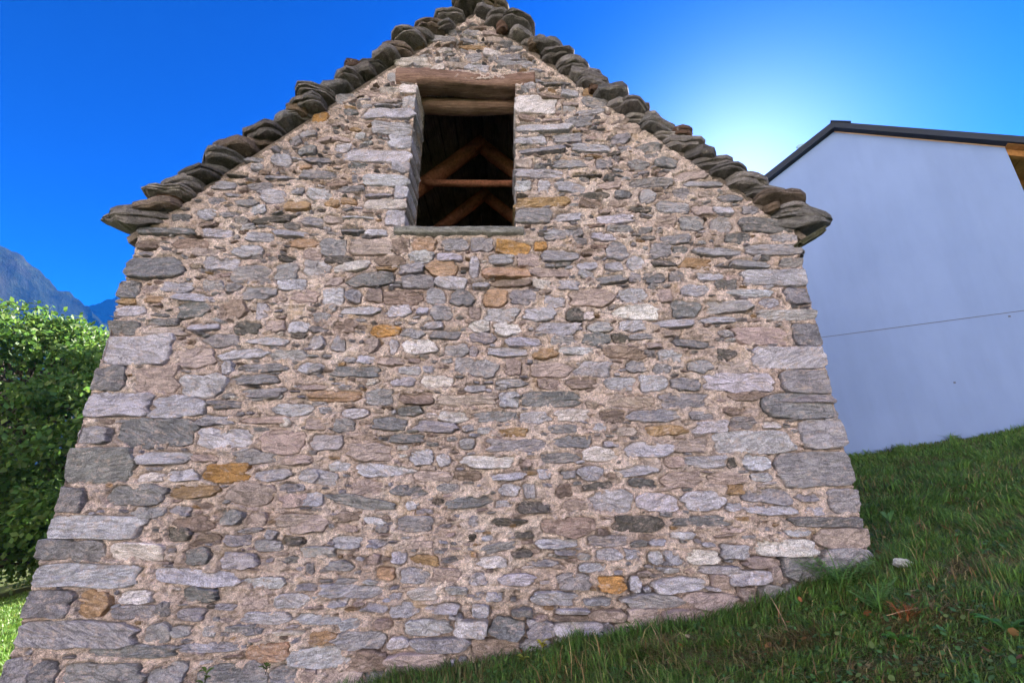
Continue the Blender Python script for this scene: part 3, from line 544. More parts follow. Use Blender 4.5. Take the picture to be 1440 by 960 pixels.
rough_slab('sill_slab', sx0, sx1, WY - .05, yi - .02, sz0, WZ0 + .012, M['sill'], barn, (.26, .26, .25), 3)
# lintels
lx0 = wall_xz(558, 110)[0]; lx1 = wall_xz(752, 104)[0]
zt = wall_xz(650, 103)[1]; zb = wall_xz(650, 117)[1]
beam('lintel', (lx0, WY + .09, (zt + zb) / 2 - .015), (lx1, WY + .10, (zt + zb) / 2 + .02), .26, (zt - zb) * 1.25, M['lintel'], barn, 44, .022, seed=4, sq=7, ns=18)
z2 = wall_xz(650, 136, WY + .27)[1]; z3 = wall_xz(650, 145, WY + .27)[1]
beam('lintel', (WX0 - .1, WY + .36, (z2 + z3) / 2), (WX1 + .1, WY + .36, (z2 + z3) / 2), .22, (z2 - z3) * 1.3, M['lintel2'], barn, 26, .009, seed=9, sq=5)
# wall fill above the second timber so no sky light leaks in
link('lintel_fill', mesh_boxes('lintel_fill', [(WX0 - .2, WX1 + .2, WY + .12, yi + .005, WZ1 + .02, WZ1 + .45)]), M['mortar'], barn, smooth=False)

# roof trusses seen through the opening ------------------------------
def truss(y, zap, collar, parent):
    t = .22; pr = .94
    sx = 1.9
    beam('rafter', (RX + .02, y, zap), (RX - 3.3, y, zap - 3.3 * pr), .17, t, M['truss'], parent, 10, .006, up=(0, 1, 0), seed=int(y * 10))
    beam('rafter', (RX - .02, y + .09, zap), (RX + 3.3, y + .09, zap - 3.3 * pr), .17, t, M['truss'], parent, 10, .006, up=(0, 1, 0), seed=int(y * 11))
    if collar:
        beam('collar_beam', (RX - (zap - collar) / pr + .02, y - .08, collar - .02), (RX + (zap - collar) / pr + .1, y - .08, collar - .03), .1, .085, M['truss'], parent, 10, .004, seed=3)
def at_z(px, py, y): a, b, c_ = ray(px, py); return c_ / b * y
truss(5.8, at_z(672, 199, 5.8), at_z(660, 256, 5.72), barn)
truss(7.05, at_z(685, 270, 7.05), None, barn)
truss(8.4, at_z(685, 270, 7.05) , None, barn)
for i in range(24):                                                       # unseen pale floor, added to bounce window light up to the rafters
    link('bounce_floor_board', mesh_boxes('bounce_floor_board', [(BX0 + .2, BX1 - .2, yi + .02 + i * .28, yi + .29 + i * .28, WZ0 - .22, WZ0 - .19 + .003 * (i % 2))]), M['floor'], barn, smooth=False)
# boards under the slabs, laid along the ridge
for sgn in (-1, 1):
    nb = 16; L = 4.6; d = L / nb
    for i in range(nb):
        s0 = i * d + .01; s1 = (i + 1) * d - rng.uniform(.006, .022); ca, sa = math.cos(math.atan(SLOPE)), math.sin(math.atan(SLOPE))
        dz = rng.uniform(-.012, .0); off = .30
        def P(s_, y, o): return (RX + sgn * (s_ * ca + o * sa), y, RZ - .004 - s_ * sa + o * ca + dz)
        y0 = WY + TH + .01; y1 = BY1 - .1
        V = [P(s0, y0, -.03), P(s1, y0, -.03), P(s0, y0, .0), P(s1, y0, .0), P(s0, y1, -.03), P(s1, y1, -.03), P(s0, y1, 0), P(s1, y1, 0)]
        Fq = np.array([(0, 1, 3, 2), (4, 6, 7, 5), (0, 4, 5, 1), (2, 3, 7, 6), (0, 2, 6, 4), (1, 5, 7, 3)])
        link('roof_board', mesh_np('roof_board', V, [Fq]), M['plank'], barn, smooth=False)
# core of the roof: closed, dark
V = []; 
for y in (WY + .03, BY1 + .05):
    V += [(BX0 - .12, y, EZ - .11), (RX, y, RZ + .0), (BX1 + .12, y, EZ - .11), (BX1 + .16, y, EZ - .04), (RX, y, RZ + .11), (BX0 - .16, y, EZ - .04)]
link('roof_core', mesh_np('roof_core', V, [np.array([(0, 1, 4, 5), (1, 2, 3, 4), (6, 11, 10, 7), (7, 10, 9, 8), (0, 6, 7, 1), (1, 7, 8, 2), (5, 4, 10, 11), (4, 3, 9, 10), (0, 5, 11, 6), (2, 8, 9, 3)])]), M['plank'], barn, smooth=False)

# stone slabs of the roof ---------------------------------------------
def slab_geo(cx, cy, cz, lx, ly, lz, nu=28, nv=3, seed=0, tilt=0, pitch=0, tint=(.12, .115, .105), am=.05, e1=3.2, wedge=0):
    """a split slab: angular in plan, two to four plates thick, each plate broken off at its own line"""
    rg = np.random.default_rng(seed); u = np.linspace(0, 2 * math.pi, nu, endpoint=False)
    pr = (np.abs(np.cos(u))**e1 + np.abs(np.sin(u))**e1) ** (-1 / e1)
    for k in range(2, 6): pr = pr * (1 + rg.normal(0, am / k**.5) * np.cos(k * u + rg.uniform(0, 6.28)))
    nc_ = max(8, nu // 2); ctl = rg.normal(0, .05, nc_); pr = pr * (1 + np.interp(np.arange(nu) / nu * nc_, np.arange(nc_ + 1), np.append(ctl, ctl[0])))
    zl_ = np.sort(np.concatenate([[-.5, .5], np.linspace(-.5, .5, nv + 1)[1:-1] + rg.normal(0, .05, nv - 1)])) * lz
    rings = []
    for i in range(nv):
        base = [.90, 1.0, .96, .90][min(i, 3)] if nv > 2 else [.93, 1.0][min(i, 1)]
        cut = np.interp(np.arange(nu) / nu * 6, np.arange(7), np.append(*(lambda c_: (c_, c_[0]))(rg.normal(0, .035, 6))))
        r_ = pr * (base + cut + rg.normal(0, .022, nu)); za, zb3 = zl_[i], zl_[i + 1]; g_ = .08 * (zb3 - za)
        rings += [(r_ * (.93 if i == 0 else .95), za), (r_, za + g_ * 2.2), (r_ * (1 + rg.normal(0, .006, nu)), zb3 - g_ * 1.5), (r_ * (.95 if i < nv - 1 else .96), zb3)]
    rings = [(rings[0][0] * .45, rings[0][1] - .04 * lz)] + rings + [(rings[-1][0] * .5, rings[-1][1] + .05 * lz)]
    P = []
    warp = rg.normal(0, .10, 4) * lz
    for r_, z_ in rings:
        x = np.cos(u) * r_ * lx / 2; y = np.sin(u) * r_ * ly / 2
        z = z_ + warp[0] * np.cos(u) * 1.2 + warp[1] * np.sin(u) + warp[2] * np.cos(2 * u + 1) + rg.normal(0, .05 * lz, nu)
        P.append(np.stack([x, y, z], 1))
    n = len(rings); P = np.concatenate(P + [P[0].mean(0)[None], P[-1].mean(0)[None]]); x, y, z = P.T
    if wedge: z = z * (1 - .85 * np.clip(wedge * x / (lx / 2) + .15, 0, 1))
    ct, st = math.cos(tilt), math.sin(tilt); x, z = x * ct - z * st, x * st + z * ct
    cp_, sp_ = math.cos(pitch), math.sin(pitch); y, z = y * cp_ - z * sp_, y * sp_ + z * cp_
    P = np.stack([cx + x, cy + y, cz + z], 1); j = np.arange(nu); j2 = (j + 1) % nu
    Q = np.concatenate([np.stack([i * nu + j, i * nu + j2, (i + 1) * nu + j2, (i + 1) * nu + j], 1) for i in range(n - 1)])
    T = np.concatenate([np.stack([j2, j, np.full(nu, n * nu)], 1), np.stack([(n - 1) * nu + j, (n - 1) * nu + j2, np.full(nu, n * nu + 1)], 1)])
    tc = np.array(tint) * rg.uniform(.75, 1.25); col = np.tile(np.array([*tc, rg.random()]), (len(P), 1))
    return P, Q, T, col
# verge line of the wall in wall coordinates, from the photograph
LV = [wall_xz(*p) for p in ((200, 323), (245, 292), (300, 246), (330, 225), (375, 195), (440, 157), (505, 112), (555, 84), (600, 56), (640, 33), (668, 18))]
RV = [wall_xz(*p) for p in ((1116, 322), (1112, 305), (1044, 268), (998, 241), (952, 211), (900, 177), (857, 148), (817, 116), (780, 86), (745, 64), (715, 48), (687, 30), (668, 18))]
k = 0; field = []
for side, LVp in ((-1, LV), (1, RV)):
    zs_ = [p[1] for p in LVp]; xs_ = [p[0] for p in LVp]
    z = EZ - .0; first = True
    while z < RZ - .02:
        k += 1; rr_ = np.random.default_rng(500 + k)
        x = float(np.interp(z, zs_, xs_)); dz = rr_.uniform(.10, .155)
        thick = dz * rr_.uniform(.6, .95); lx = rr_.uniform(.44, .54) * (1.0 if z < 4.6 else .9)
        out = rr_.uniform(-.01, .09)
        if first: lx = .84; thick = .22; out = -.10; dz = .07; z += .10
        fy = rr_.uniform(.06, .17)                        # how far it stands out of the wall face
        tint = [(.20, .185, .185), (.15, .143, .145), (.27, .25, .245), (.21, .165, .14), (.18, .175, .18)][rr_.integers(5)]
        P, Q, T, c = slab_geo(x + side * (lx * .5 - .20 + out), WY - fy + .30, z + .025 + thick * .25, lx, .62 + rr_.uniform(-.04, .1), thick, 22, int(rr_.integers(1, 4)), 900 + k,
                              tilt=(0.04 * side if first else side * rr_.normal(-.18, .09)), pitch=rr_.normal(0.0, .09), tint=tint, e1=1.7 if first else rr_.uniform(2.2, 4.2), wedge=side if first else 0)
        link('roof_slab', mesh_np('roof_slab', P, [Q, T], c), M['slab'], barn, smooth=False)
        # the same course running back along the roof
        yb = WY + .70
        while yb < BY1 + .1:
            ly = rr_.uniform(.45, .8)
            field.append(slab_geo(x + side * (.5 - .18 + out), yb + ly / 2, z + .08 + thick * .2, .66, ly * 1.04, thick * .8, 12, 2, int(rr_.integers(1e6)), tilt=side * -.12, tint=tint))
            yb += ly
        z += dz; first = False
V, Fs, c = join(field); link('slab_courses', mesh_np('slab_courses', V, Fs, c), M['slab'], barn, smooth=False, kind='stuff')
# packing stones wedged beneath the verge slabs
for i, (px, py, w_, h_) in enumerate(((262, 262, .12, .05), (330, 212, .1, .05), (498, 98, .14, .07), (590, 62, .1, .05), (706, 44, .1, .08), (752, 66, .12, .07), (838, 130, .13, .09), (905, 160, .08, .06), (956, 192, .16, .07), (1084, 297, .1, .06), (240, 283, .16, .06), (420, 158, .16, .07))):
    x, z = wall_xz(px, py); P, Q, T, c = slab_geo(x, WY - .02, z, w_ * 1.6, .2, h_ * 1.4, 12, 2, 40 + i, tint=(.2, .15, .11) if i % 2 else (.13, .08, .06), e1=2.3)
    link('packing_stone', mesh_np('packing_stone', P, [Q, T], c), M['slab'], barn, smooth=False)
# ridge stones
for i in range(9):
    yb = WY - .05 + i * .8
    P, Q, T, c = slab_geo(RX + rng.uniform(-.05, .05), yb + .3, RZ + .13, .5, .9, .14, 20, 3, 70 + i, tint=(.12, .11, .1)); link('ridge_slab', mesh_np('ridge_slab', P, [Q, T], c), M['slab'], barn, smooth=False)
for i, (px, py, s_) in enumerate(((655, 6, .30), (684, 12, .36), (705, 18, .30))):
    x, z = wall_xz(px, py); P, Q, T, c = slab_geo(x, WY + .12, z, s_, .5, .16, 20, 3, 90 + i, tint=(.15, .12, .08), e1=2.2); link('ridge_slab', mesh_np('ridge_slab', P, [Q, T], c), M['slab'], barn, smooth=False)
# small mossy stone gutter bracket below the right eave
bx_, bz_ = wall_xz(1141, 334, WY - .05); P, Q, T, c = slab_geo(bx_, WY - .05, bz_, .36, .12, .05, 18, 2, 61, tilt=R(32), tint=(.10, .1, .06), e1=5)
link('eave_bracket', mesh_np('eave_bracket', P, [Q, T], c), M['slab'], barn, smooth=False)

# ------------------------------------------------------------------ WHITE HOUSE
E = Vector((.882, -.471, 0)).normalized(); Nn = Vector((.471, .882, 0)).normalized(); ND = 11.58
def hw(px, py, d=0):
    a, b, c_ = ray(px, py); t = (ND + d) / (a * Nn.x + b * Nn.y); return Vector((a, b, c_)) * t
pr_ = hw(1172, 186); prr = hw(1413, 207); cr = hw(1413, 500)
s_r = pr_.dot(E); s1 = prr.dot(E); half = s1 - s_r
s0 = s_r - half - .4
zr_ = pr_.z; zR = prr.z; slope_w = (zr_ - zR) / half; zL = zr_ - slope_w * (s_r - s0)
def hp(s, d, z): return E * s + Nn * (ND + d) + Vector((0, 0, z))
house = empty('white_house', tuple(hp(s_r, 4, 1.0)), label='modern white rendered house with a dark metal roof on the slope at right', cat='house')
D = 9.0; zb_ = -1.5
Vh = [hp(s0, 0, zb_), hp(s1, 0, zb_), hp(s1, 0, zR), hp(s_r, 0, zr_), hp(s0, 0, zL)]; Vh += [v + Nn * D for v in Vh]
Fh = [np.array([[0, 1, 2, 3, 4], [9, 8, 7, 6, 5]]), np.array([[0, 4, 9, 5], [1, 6, 7, 2], [0, 5, 6, 1]])]
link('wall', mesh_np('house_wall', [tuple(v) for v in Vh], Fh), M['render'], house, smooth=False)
def roof_plane(sa, za, sb, zb2, t, d0, d1, name, m, zo=0):
    V = [hp(sa, d0, za + zo), hp(sb, d0, zb2 + zo), hp(sb, d1, zb2 + zo), hp(sa, d1, za + zo)]
    V += [v + Vector((0, 0, t)) for v in V]
    Fq = np.array([(0, 3, 2, 1), (4, 5, 6, 7), (0, 1, 5, 4), (1, 2, 6, 5), (2, 3, 7, 6), (3, 0, 4, 7)])
    return link(name, mesh_np(name, [tuple(v) for v in V], [Fq]), m, house, smooth=False)
oh = 1.25; d0 = -.16
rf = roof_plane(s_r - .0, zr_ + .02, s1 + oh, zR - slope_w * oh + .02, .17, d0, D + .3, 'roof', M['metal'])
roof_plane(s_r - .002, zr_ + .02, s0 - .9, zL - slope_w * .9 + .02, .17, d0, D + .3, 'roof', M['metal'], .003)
# verge flashing lip and ridge cap
roof_plane(s_r - .03, zr_ + .205, s_r + .34, zr_ - slope_w * .34 + .215, .03, d0 - .015, D + .3, 'ridge_cap', M['metal'])
roof_plane(s_r + .02, zr_ - .02, s1 + .0, zR - .02, .03, -.012, -.001, 'verge_batten', M['trimwood'])
# soffit boards and a rafter under the right-hand overhang
for i in range(8):
    sa = s1 + .01 + i * .145; sb = sa + .137
    roof_plane(sa, zr_ - slope_w * (sa - s_r), sb, zr_ - slope_w * (sb - s_r), .018, d0 + .05, D, 'soffit_board', M['pine'], -.004)
for dd in (.05, 1.0, 1.95, 2.9):
    roof_plane(s1 + .005, zR - .16, s1 + oh - .2, zR - slope_w * (oh - .2) - .16, .15, dd, dd + .1, 'rafter', M['pine'], -.002)
# horizontal movement joint and two tiny vents
zj = hw(1300, 456).z
def strip(p, q, h_, name):
    d_ = (q - p); V = [p - Nn * .004, q - Nn * .004, q - Nn * .004 + Vector((0, 0, h_)), p - Nn * .004 + Vector((0, 0, h_))]; V += [v + Nn * .02 for v in V]
    link(name, mesh_np(name, [tuple(v) for v in V], [np.array([(0, 1, 2, 3), (3, 2, 6, 7), (4, 7, 6, 5), (0, 4, 5, 1), (1, 5, 6, 2), (0, 3, 7, 4)])]), M['jointline'], house, smooth=False)
strip(hp(s0, 0, hw(1153, 475).z - .0), hp(s1, 0, hw(1440, 437).z), .012, 'wall_joint')
for p_ in ((1418, 446), (1341, 539)):
    q = hw(*p_); strip(q, q + E * .035, .03, 'wall_vent')
# snow guard on the near slope
q = hp(s_r - .75, -.1, zr_ - slope_w * .75 + .165)
sg = [q, q + Vector((0, 0, .16)) - E * .03, q + E * .10 + Vector((0, 0, .05)), q + E * .12 + Vector((0, 0, .13)), q - E * .08 + Vector((0, 0, .10))]
sg += [v + Nn * .03 for v in sg]
link('snow_guard', mesh_np('snow_guard', [tuple(v) for v in sg], [np.array([(0, 2, 1), (5, 6, 7), (0, 4, 1), (5, 9, 6), (2, 3, 1), (7, 6, 8)]), np.array([(0, 5, 7, 2), (2, 7, 8, 3), (3, 8, 6, 1), (1, 6, 9, 4), (4, 9, 5, 0)])]), M['snow'], house, smooth=False)

# ------------------------------------------------------------------ TREES
def tree(x, y, top, rad, seed, label, nleaf=42000, leaf=.17, tone=(1, 1, 1), low=.12):
    rg = np.random.default_rng(seed); z0 = float(gz(x, y)); H = top - z0
    t = empty('broadleaf_tree', (x, y, z0), label=label, cat='tree', group='trees at the foot of the meadow')
    V = []; Q = []
    def limb(p0, p1, r0, r1, seg=6, ns=7):
        p0 = np.array(p0, float); p1 = np.array(p1, float); d = p1 - p0; L = np.linalg.norm(d) + 1e-6; d /= L
        s = np.cross(d, [0, .3, 1.]); s /= np.linalg.norm(s) + 1e-9; u = np.cross(s, d); b = len(V); w1 = rg.normal(0, L * .035, (seg + 1, 3)); w1[0] = 0; w1[-1] = 0
        for i in range(seg + 1):
            tt = i / seg; c = p0 + d * L * tt + w1[i]; r = r0 + (r1 - r0) * tt
            for j in range(ns):
                a = 2 * math.pi * j / ns; V.append(c + (s * math.cos(a) + u * math.sin(a)) * r)
        for i in range(seg):
            for j in range(ns): Q.append((b + i * ns + j, b + i * ns + (j + 1) % ns, b + (i + 1) * ns + (j + 1) % ns, b + (i + 1) * ns + j))
    limb((x, y, z0 - .3), (x + rg.normal(0, .3), y, z0 + H * .78), H * .030, H * .008, 9, 9)
    cl = []; nc = 330
    for i in range(nc):
        th = rg.uniform(0, 6.28); f = rg.uniform(low, 1.0); prof = rad * (max(0, math.sin(min(.97, (f * .86 + .10)) * math.pi)) ** .6) * rg.uniform(.45, 1.0) ** .5
        c = np.array([x + math.cos(th) * prof, y + math.sin(th) * prof, z0 + H * f * .96])
        cl.append((c, rg.uniform(.35, 1.2) * rad / 6.5, rg.uniform(.1, 1.6)))
        if i % 3 == 0: limb((x + rg.normal(0, .1), y, z0 + H * max(.15, f * .6)), c, H * .011, .02, 5, 6)
    me = mesh_np('trunk', np.array(V), [np.array(Q)]); link('trunk', me, M['bark'], t)
    ci = rg.integers(0, nc, nleaf); cc = np.array([c[0] for c in cl])[ci]; cr_ = np.array([c[1] for c in cl])[ci]; tn = np.array([c[2] for c in cl])[ci]
    d = rg.normal(0, 1, (nleaf, 3)); d /= np.linalg.norm(d, axis=1)[:, None]; rr = cr_ * rg.uniform(.35, 1.12, nleaf) ** .6
    P = cc + d * rr[:, None] * np.array([1.25, 1.25, .75])
    # leaf: pointed rhomb, hanging outwards
    ax = d * .6 + rg.normal(0, .7, (nleaf, 3)) + np.array([0, 0, -.25]); ax /= np.linalg.norm(ax, axis=1)[:, None]
    sd2 = np.cross(ax, rg.normal(0, 1, (nleaf, 3)) * .6 + d + np.array([0, 0, .8])); sd2 /= np.linalg.norm(sd2, axis=1)[:, None] + 1e-9
    L = leaf * rg.uniform(.5, 1.45, nleaf)[:, None]
    a = P; b = P + ax * L * .5 + sd2 * L * .33; c2 = P + ax * L; e = P + ax * L * .5 - sd2 * L * .33
    Vl = np.stack([a, b, c2, e], 1).reshape(-1, 3); idx = np.arange(nleaf) * 4
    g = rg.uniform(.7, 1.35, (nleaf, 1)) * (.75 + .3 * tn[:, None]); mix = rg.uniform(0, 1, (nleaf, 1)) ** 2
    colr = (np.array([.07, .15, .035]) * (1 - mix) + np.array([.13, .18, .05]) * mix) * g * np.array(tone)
    colr = np.concatenate([colr, np.ones((nleaf, 1))], 1).repeat(4, 0)
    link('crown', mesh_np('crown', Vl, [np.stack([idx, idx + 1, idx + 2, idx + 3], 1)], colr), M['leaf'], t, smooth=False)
tree(-27.5, 24.5, at_z(50, 442, 24.5), 8.0, 1, 'tallest broad leafy tree at the left edge, bright green top in the sun', 52000, .27)
tree(-20.2, 25.5, at_z(112, 472, 25.5), 5.4, 2, 'lower leafy tree half hidden behind the left corner of the stone barn', 30000, .26)
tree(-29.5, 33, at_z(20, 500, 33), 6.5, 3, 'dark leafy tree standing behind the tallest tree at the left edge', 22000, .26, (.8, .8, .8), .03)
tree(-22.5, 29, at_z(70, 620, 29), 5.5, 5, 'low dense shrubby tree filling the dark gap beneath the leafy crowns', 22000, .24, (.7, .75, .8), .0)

# ------------------------------------------------------------------ GRASS
def inside_build(x, y):
    b1 = (x > BX0 - .02) & (x < BX1 + .02) & (y > WY - .01) & (y < BY1)
    nd = Nn.x * x + Nn.y * y; sx_ = E.x * x + E.y * y
    return b1 | ((nd > ND - .02) & (nd < ND + D) & (sx_ > s0) & (sx_ < s1))
def blades(name, n, sampler, hgt_, wid, palette, seed, lean=.5, **kk):
    rg = np.random.default_rng(seed); x, y = sampler(rg, n)
    ok = ~inside_build(x, y)
    # only what the photograph can see (with a margin)
    x, y = x[ok], y[ok]; n = len(x); z = gz(x, y) - .01
    clump = fbm(x * 2.2, y * 2.2, 3, 21); cl2 = fbm(x * 7, y * 7, 2, 25)
    h = hgt_ * rg.uniform(.45, 1.3, n) * (1 + .75 * clump + .35 * cl2); h = np.clip(h, .02, None)
    th = rg.uniform(0, 6.28, n); dirv = np.stack([np.cos(th), np.sin(th)], 1)
    flow = np.stack([fbm(x * 1.5, y * 1.5, 2, 31), fbm(x * 1.5, y * 1.5, 2, 35)], 1) * .6
    ln = (dirv * rg.uniform(.15, 1, (n, 1)) + flow) * lean * h[:, None]
    wd = wid * rg.uniform(.6, 1.5, n) * (1 + np.hypot(x, y) * .07)
    sdv = np.stack([-dirv[:, 1], dirv[:, 0]], 1) * wd[:, None] / 2
    base = np.stack([x, y, z], 1)
    V = np.zeros((n, 5, 3)); 
    V[:, 0] = base; V[:, 0, :2] -= sdv; V[:, 1] = base; V[:, 1, :2] += sdv
    mid = base.copy(); mid[:, :2] += ln * .35; mid[:, 2] += h * .62
    V[:, 2] = mid; V[:, 2, :2] += sdv * .8; V[:, 3] = mid; V[:, 3, :2] -= sdv * .8
    tip = base.copy(); tip[:, :2] += ln * 1.15; tip[:, 2] += h * rg.uniform(.7, 1.05, n); V[:, 4] = tip
    pal = np.array(palette); pi = np.clip((rg.random(n) * .75 + .25 * (fbm(x * .9, y * .9, 3, 41) + .5)) * len(pal), 0, len(pal) - 1)
    c0 = pal[pi.astype(int)]; c = c0 * np.array([1.65, 1.8, 1.45]) * rg.uniform(.6, 1.4, (n, 1))
    col = np.concatenate([np.repeat(c, 5, 0), np.ones((n * 5, 1))], 1)
    i = np.arange(n) * 5
    me = mesh_np(name, V.reshape(-1, 3), [np.stack([i, i + 1, i + 2, i + 3], 1), np.stack([i + 3, i + 2, i + 4], 1)], col)
    return link(name, me, M['grass'], smooth=False, kind='stuff', **kk)
def polar(a0, a1, r0, r1, pw=1.0):
    def f(rg, n):
        a = np.radians(rg.uniform(a0, a1, n)); r = r0 + (r1 - r0) * rg.random(n) ** pw
        return np.sin(a) * r, np.cos(a) * r
    return f
GREEN = [(.10, .08, .05), (.07, .075, .04), (.045, .08, .03), (.05, .10, .035), (.07, .13, .035), (.065, .125, .04), (.09, .15, .04), (.11, .14, .045), (.13, .12, .07), (.075, .06, .04)]
blades('grass', 230000, polar(-12, 62, 2.2, 7.5, .75), .052, .0042, GREEN, 5, 1.2)
blades('grass', 110000, polar(28, 60, 6.5, 16, .9), .075, .006, GREEN, 6, 1.0)
LIT = [(.05, .10, .02), (.06, .11, .022), (.08, .12, .03), (.10, .11, .035)]
blades('grass', 70000, polar(-50, -38, 6, 34, .8), .13, .012, LIT, 8, .6)
blades('dry_grass', 6000, polar(-12, 62, 2.3, 9, .8), .13, .0045, [(.16, .12, .07), (.22, .17, .10), (.12, .075, .045), (.15, .08, .045)], 9, 1.5)
# tussocks
def tufts(a0, a1, r0, r1, nt_, per, spread):
    def f(rg, n):
        a = np.radians(rg.uniform(a0, a1, nt_)); r = r0 + (r1 - r0) * rg.random(nt_) ** .8; i = rg.integers(0, nt_, n)
        return np.sin(a[i]) * r[i] + rg.normal(0, spread, n), np.cos(a[i]) * r[i] + rg.normal(0, spread, n)
    return f
blades('grass', 42000, tufts(-12, 62, 2.3, 7.5, 900, 45, .030), .10, .0042, GREEN[3:8], 61, 1.4)
blades('grass', 26000, tufts(30, 60, 6, 14, 700, 40, .045), .13, .006, GREEN[3:8], 62, 1.1)
# matted, withered patches
for i_, (px_, py_, rr0) in enumerate(((950, 915, .20), (1285, 875, .16), (1310, 650, .35), (1120, 905, .12), (1420, 735, .2), (1010, 935, .15), (1250, 940, .15), (1380, 800, .18))):
    a_, b_, c_ = ray(px_, py_); t_ = np.linspace(.002, .03, 4000); k_ = np.argmax(c_ * t_ <= gz(a_ * t_, b_ * t_)); gx0, gy0 = a_ * t_[k_], b_ * t_[k_]
    blades('dry_grass', 1000, lambda rg, n: (gx0 + rg.normal(0, rr0, n), gy0 + rg.normal(0, rr0 * .6, n)), .075, .005, [(.10, .08, .045), (.15, .115, .07), (.07, .05, .03), (.20, .16, .10)], 70 + i_, 1.8)
# tufts against the footing
def foot(rg, n):
    x = rg.uniform(-2.6, 3.15, n); return x, WY - .06 - np.abs(rg.normal(0, .10, n))
blades('grass', 9000, foot, .12, .006, GREEN[:6], 12, .7)
# small round leaves of clover and other low plants
def leaflets(name, n, sampler, size, pal, seed, hh):
    rg = np.random.default_rng(seed); x, y = sampler(rg, n); dens = fbm(x * 1.7, y * 1.7, 3, 51)
    ok = ~inside_build(x, y) & (dens > -.1 + rg.normal(0, .15, n)); x, y = x[ok], y[ok]; n = len(x)
    z = gz(x, y) + rg.uniform(.01, hh, n); th = rg.uniform(0, 6.28, n); s = size * rg.uniform(.5, 1.5, n)
    ax = np.stack([np.cos(th), np.sin(th), rg.normal(.25, .35, n)], 1); sd2 = np.stack([-np.sin(th), np.cos(th), rg.normal(0, .3, n)], 1)
    P = np.stack([x, y, z], 1); ks = [(0, 0), (.35, .45), (.8, .38), (1.05, 0), (.8, -.38), (.35, -.45)]
    V = np.stack([P + ax * (k_[0] * s)[:, None] + sd2 * (k_[1] * s)[:, None] for k_ in ks], 1)
    pal = np.array(pal); c = pal[rg.integers(0, len(pal), n)] * rg.uniform(.7, 1.3, (n, 1))
    col = np.concatenate([np.repeat(c, 6, 0), np.ones((n * 6, 1))], 1); i = np.arange(n) * 6
    link(name, mesh_np(name, V.reshape(-1, 3), [np.stack([i + q_ for q_ in range(6)], 1)], col), M['grass'], smooth=False, kind='stuff')
leaflets('clover', 26000, polar(-12, 60, 2.2, 9, .8), .022, [(.08, .19, .06), (.10, .22, .07), (.06, .14, .05), (.15, .22, .07)], 13, .06)
leaflets('fallen_leaves', 1100, polar(-10, 60, 2.2, 9, .8), .035, [(.28, .12, .05), (.35, .2, .09), (.2, .09, .05), (.4, .33, .15)], 14, .05)

# ------------------------------------------------------------------ single plants
def frond(parent, base, az, L, elev, seed, col, name='frond', npair=15):
    rg = np.random.default_rng(seed); V = []; Q = []; T = []; Cc = []
    dh = np.array([math.cos(az), math.sin(az), 0]); sd2 = np.array([-math.sin(az), math.cos(az), 0]); base = np.array(base)
    pts = []
    for i in range(npair + 1):
        t = i / npair; pts.append(base + dh * L * (t * math.cos(elev) + .15 * t * t) + np.array([0, 0, 1]) * L * (t * math.sin(elev) - .32 * t * t))
    for i in range(npair):
        p, q = pts[i], pts[i + 1]; w_ = .004 * (1 - i / npair) + .001; b = len(V); V += [p - sd2 * w_, p + sd2 * w_, q + sd2 * w_, q - sd2 * w_]; Q.append((b, b + 1, b + 2, b + 3))
        t = i / npair; l = L * .30 * math.sin(min(1, t * 1.1 + .12) * math.pi) ** .8
        if i < 2: continue
        for s_ in (-1, 1):
            d = (sd2 * s_ + (q - p) / np.linalg.norm(q - p) * .45); d /= np.linalg.norm(d); d = d + np.array([0, 0, rg.normal(-.1, .1)])
            wv = np.cross(d, [0, 0, 1.]); wv /= np.linalg.norm(wv); ww = L * .028
            # toothed leaflet
            for m_ in range(4):
                f0, f1 = m_ / 4, (m_ + 1) / 4; b = len(V); k_ = (1 - f0 * .75)
                V += [p + d * l * f0, p + d * l * (f0 + .12) + wv * ww * k_, p + d * l * f1, p + d * l * (f0 + .12) - wv * ww * k_]; Q.append((b, b + 1, b + 2, b + 3))
    c = np.tile(np.array([*(np.array(col) * rg.uniform(.8, 1.2)), 1]), (len(V), 1))
    link(name, mesh_np(name, np.array(V), [np.array(Q)], c), M['grass'], parent, smooth=False)
def on_ground(px, py):
    a, b, c_ = ray(px, py); t = np.linspace(.002, .03, 4000); X_ = a * t; Y_ = b * t; i = np.argmax(c_ * t <= gz(X_, Y_)); return float(X_[i]), float(Y_[i]), float(gz(X_[i], Y_[i]))
def fern(px, py, n, L, col, seed, label):
    x, y, z = on_ground(px, py); f = empty('fern', (x, y, z), label=label, cat='fern'); rg = random.Random(seed)
    for i in range(n): frond(f, (x + rg.uniform(-.03, .03), y + rg.uniform(-.03, .03), z), 6.28 * i / n + rg.uniform(-.3, .3), L * rg.uniform(.7, 1.15), R(rg.uniform(45, 75)), seed * 31 + i, col)
fern(1185, 830, 14, .52, (.16, .34, .10), 1, 'green fern growing against the right foot of the stone barn')
fern(1238, 862, 9, .36, (.16, .34, .09), 2, 'smaller green fern just right of the barn corner fern')
fern(1278, 872, 9, .20, (.42, .15, .06), 3, 'small withered rust brown fern in the grass right of the barn corner')
fern(822, 905, 7, .18, (.14, .28, .15), 4, 'small blue green fern sprouting at the barn footing under the ochre stone')
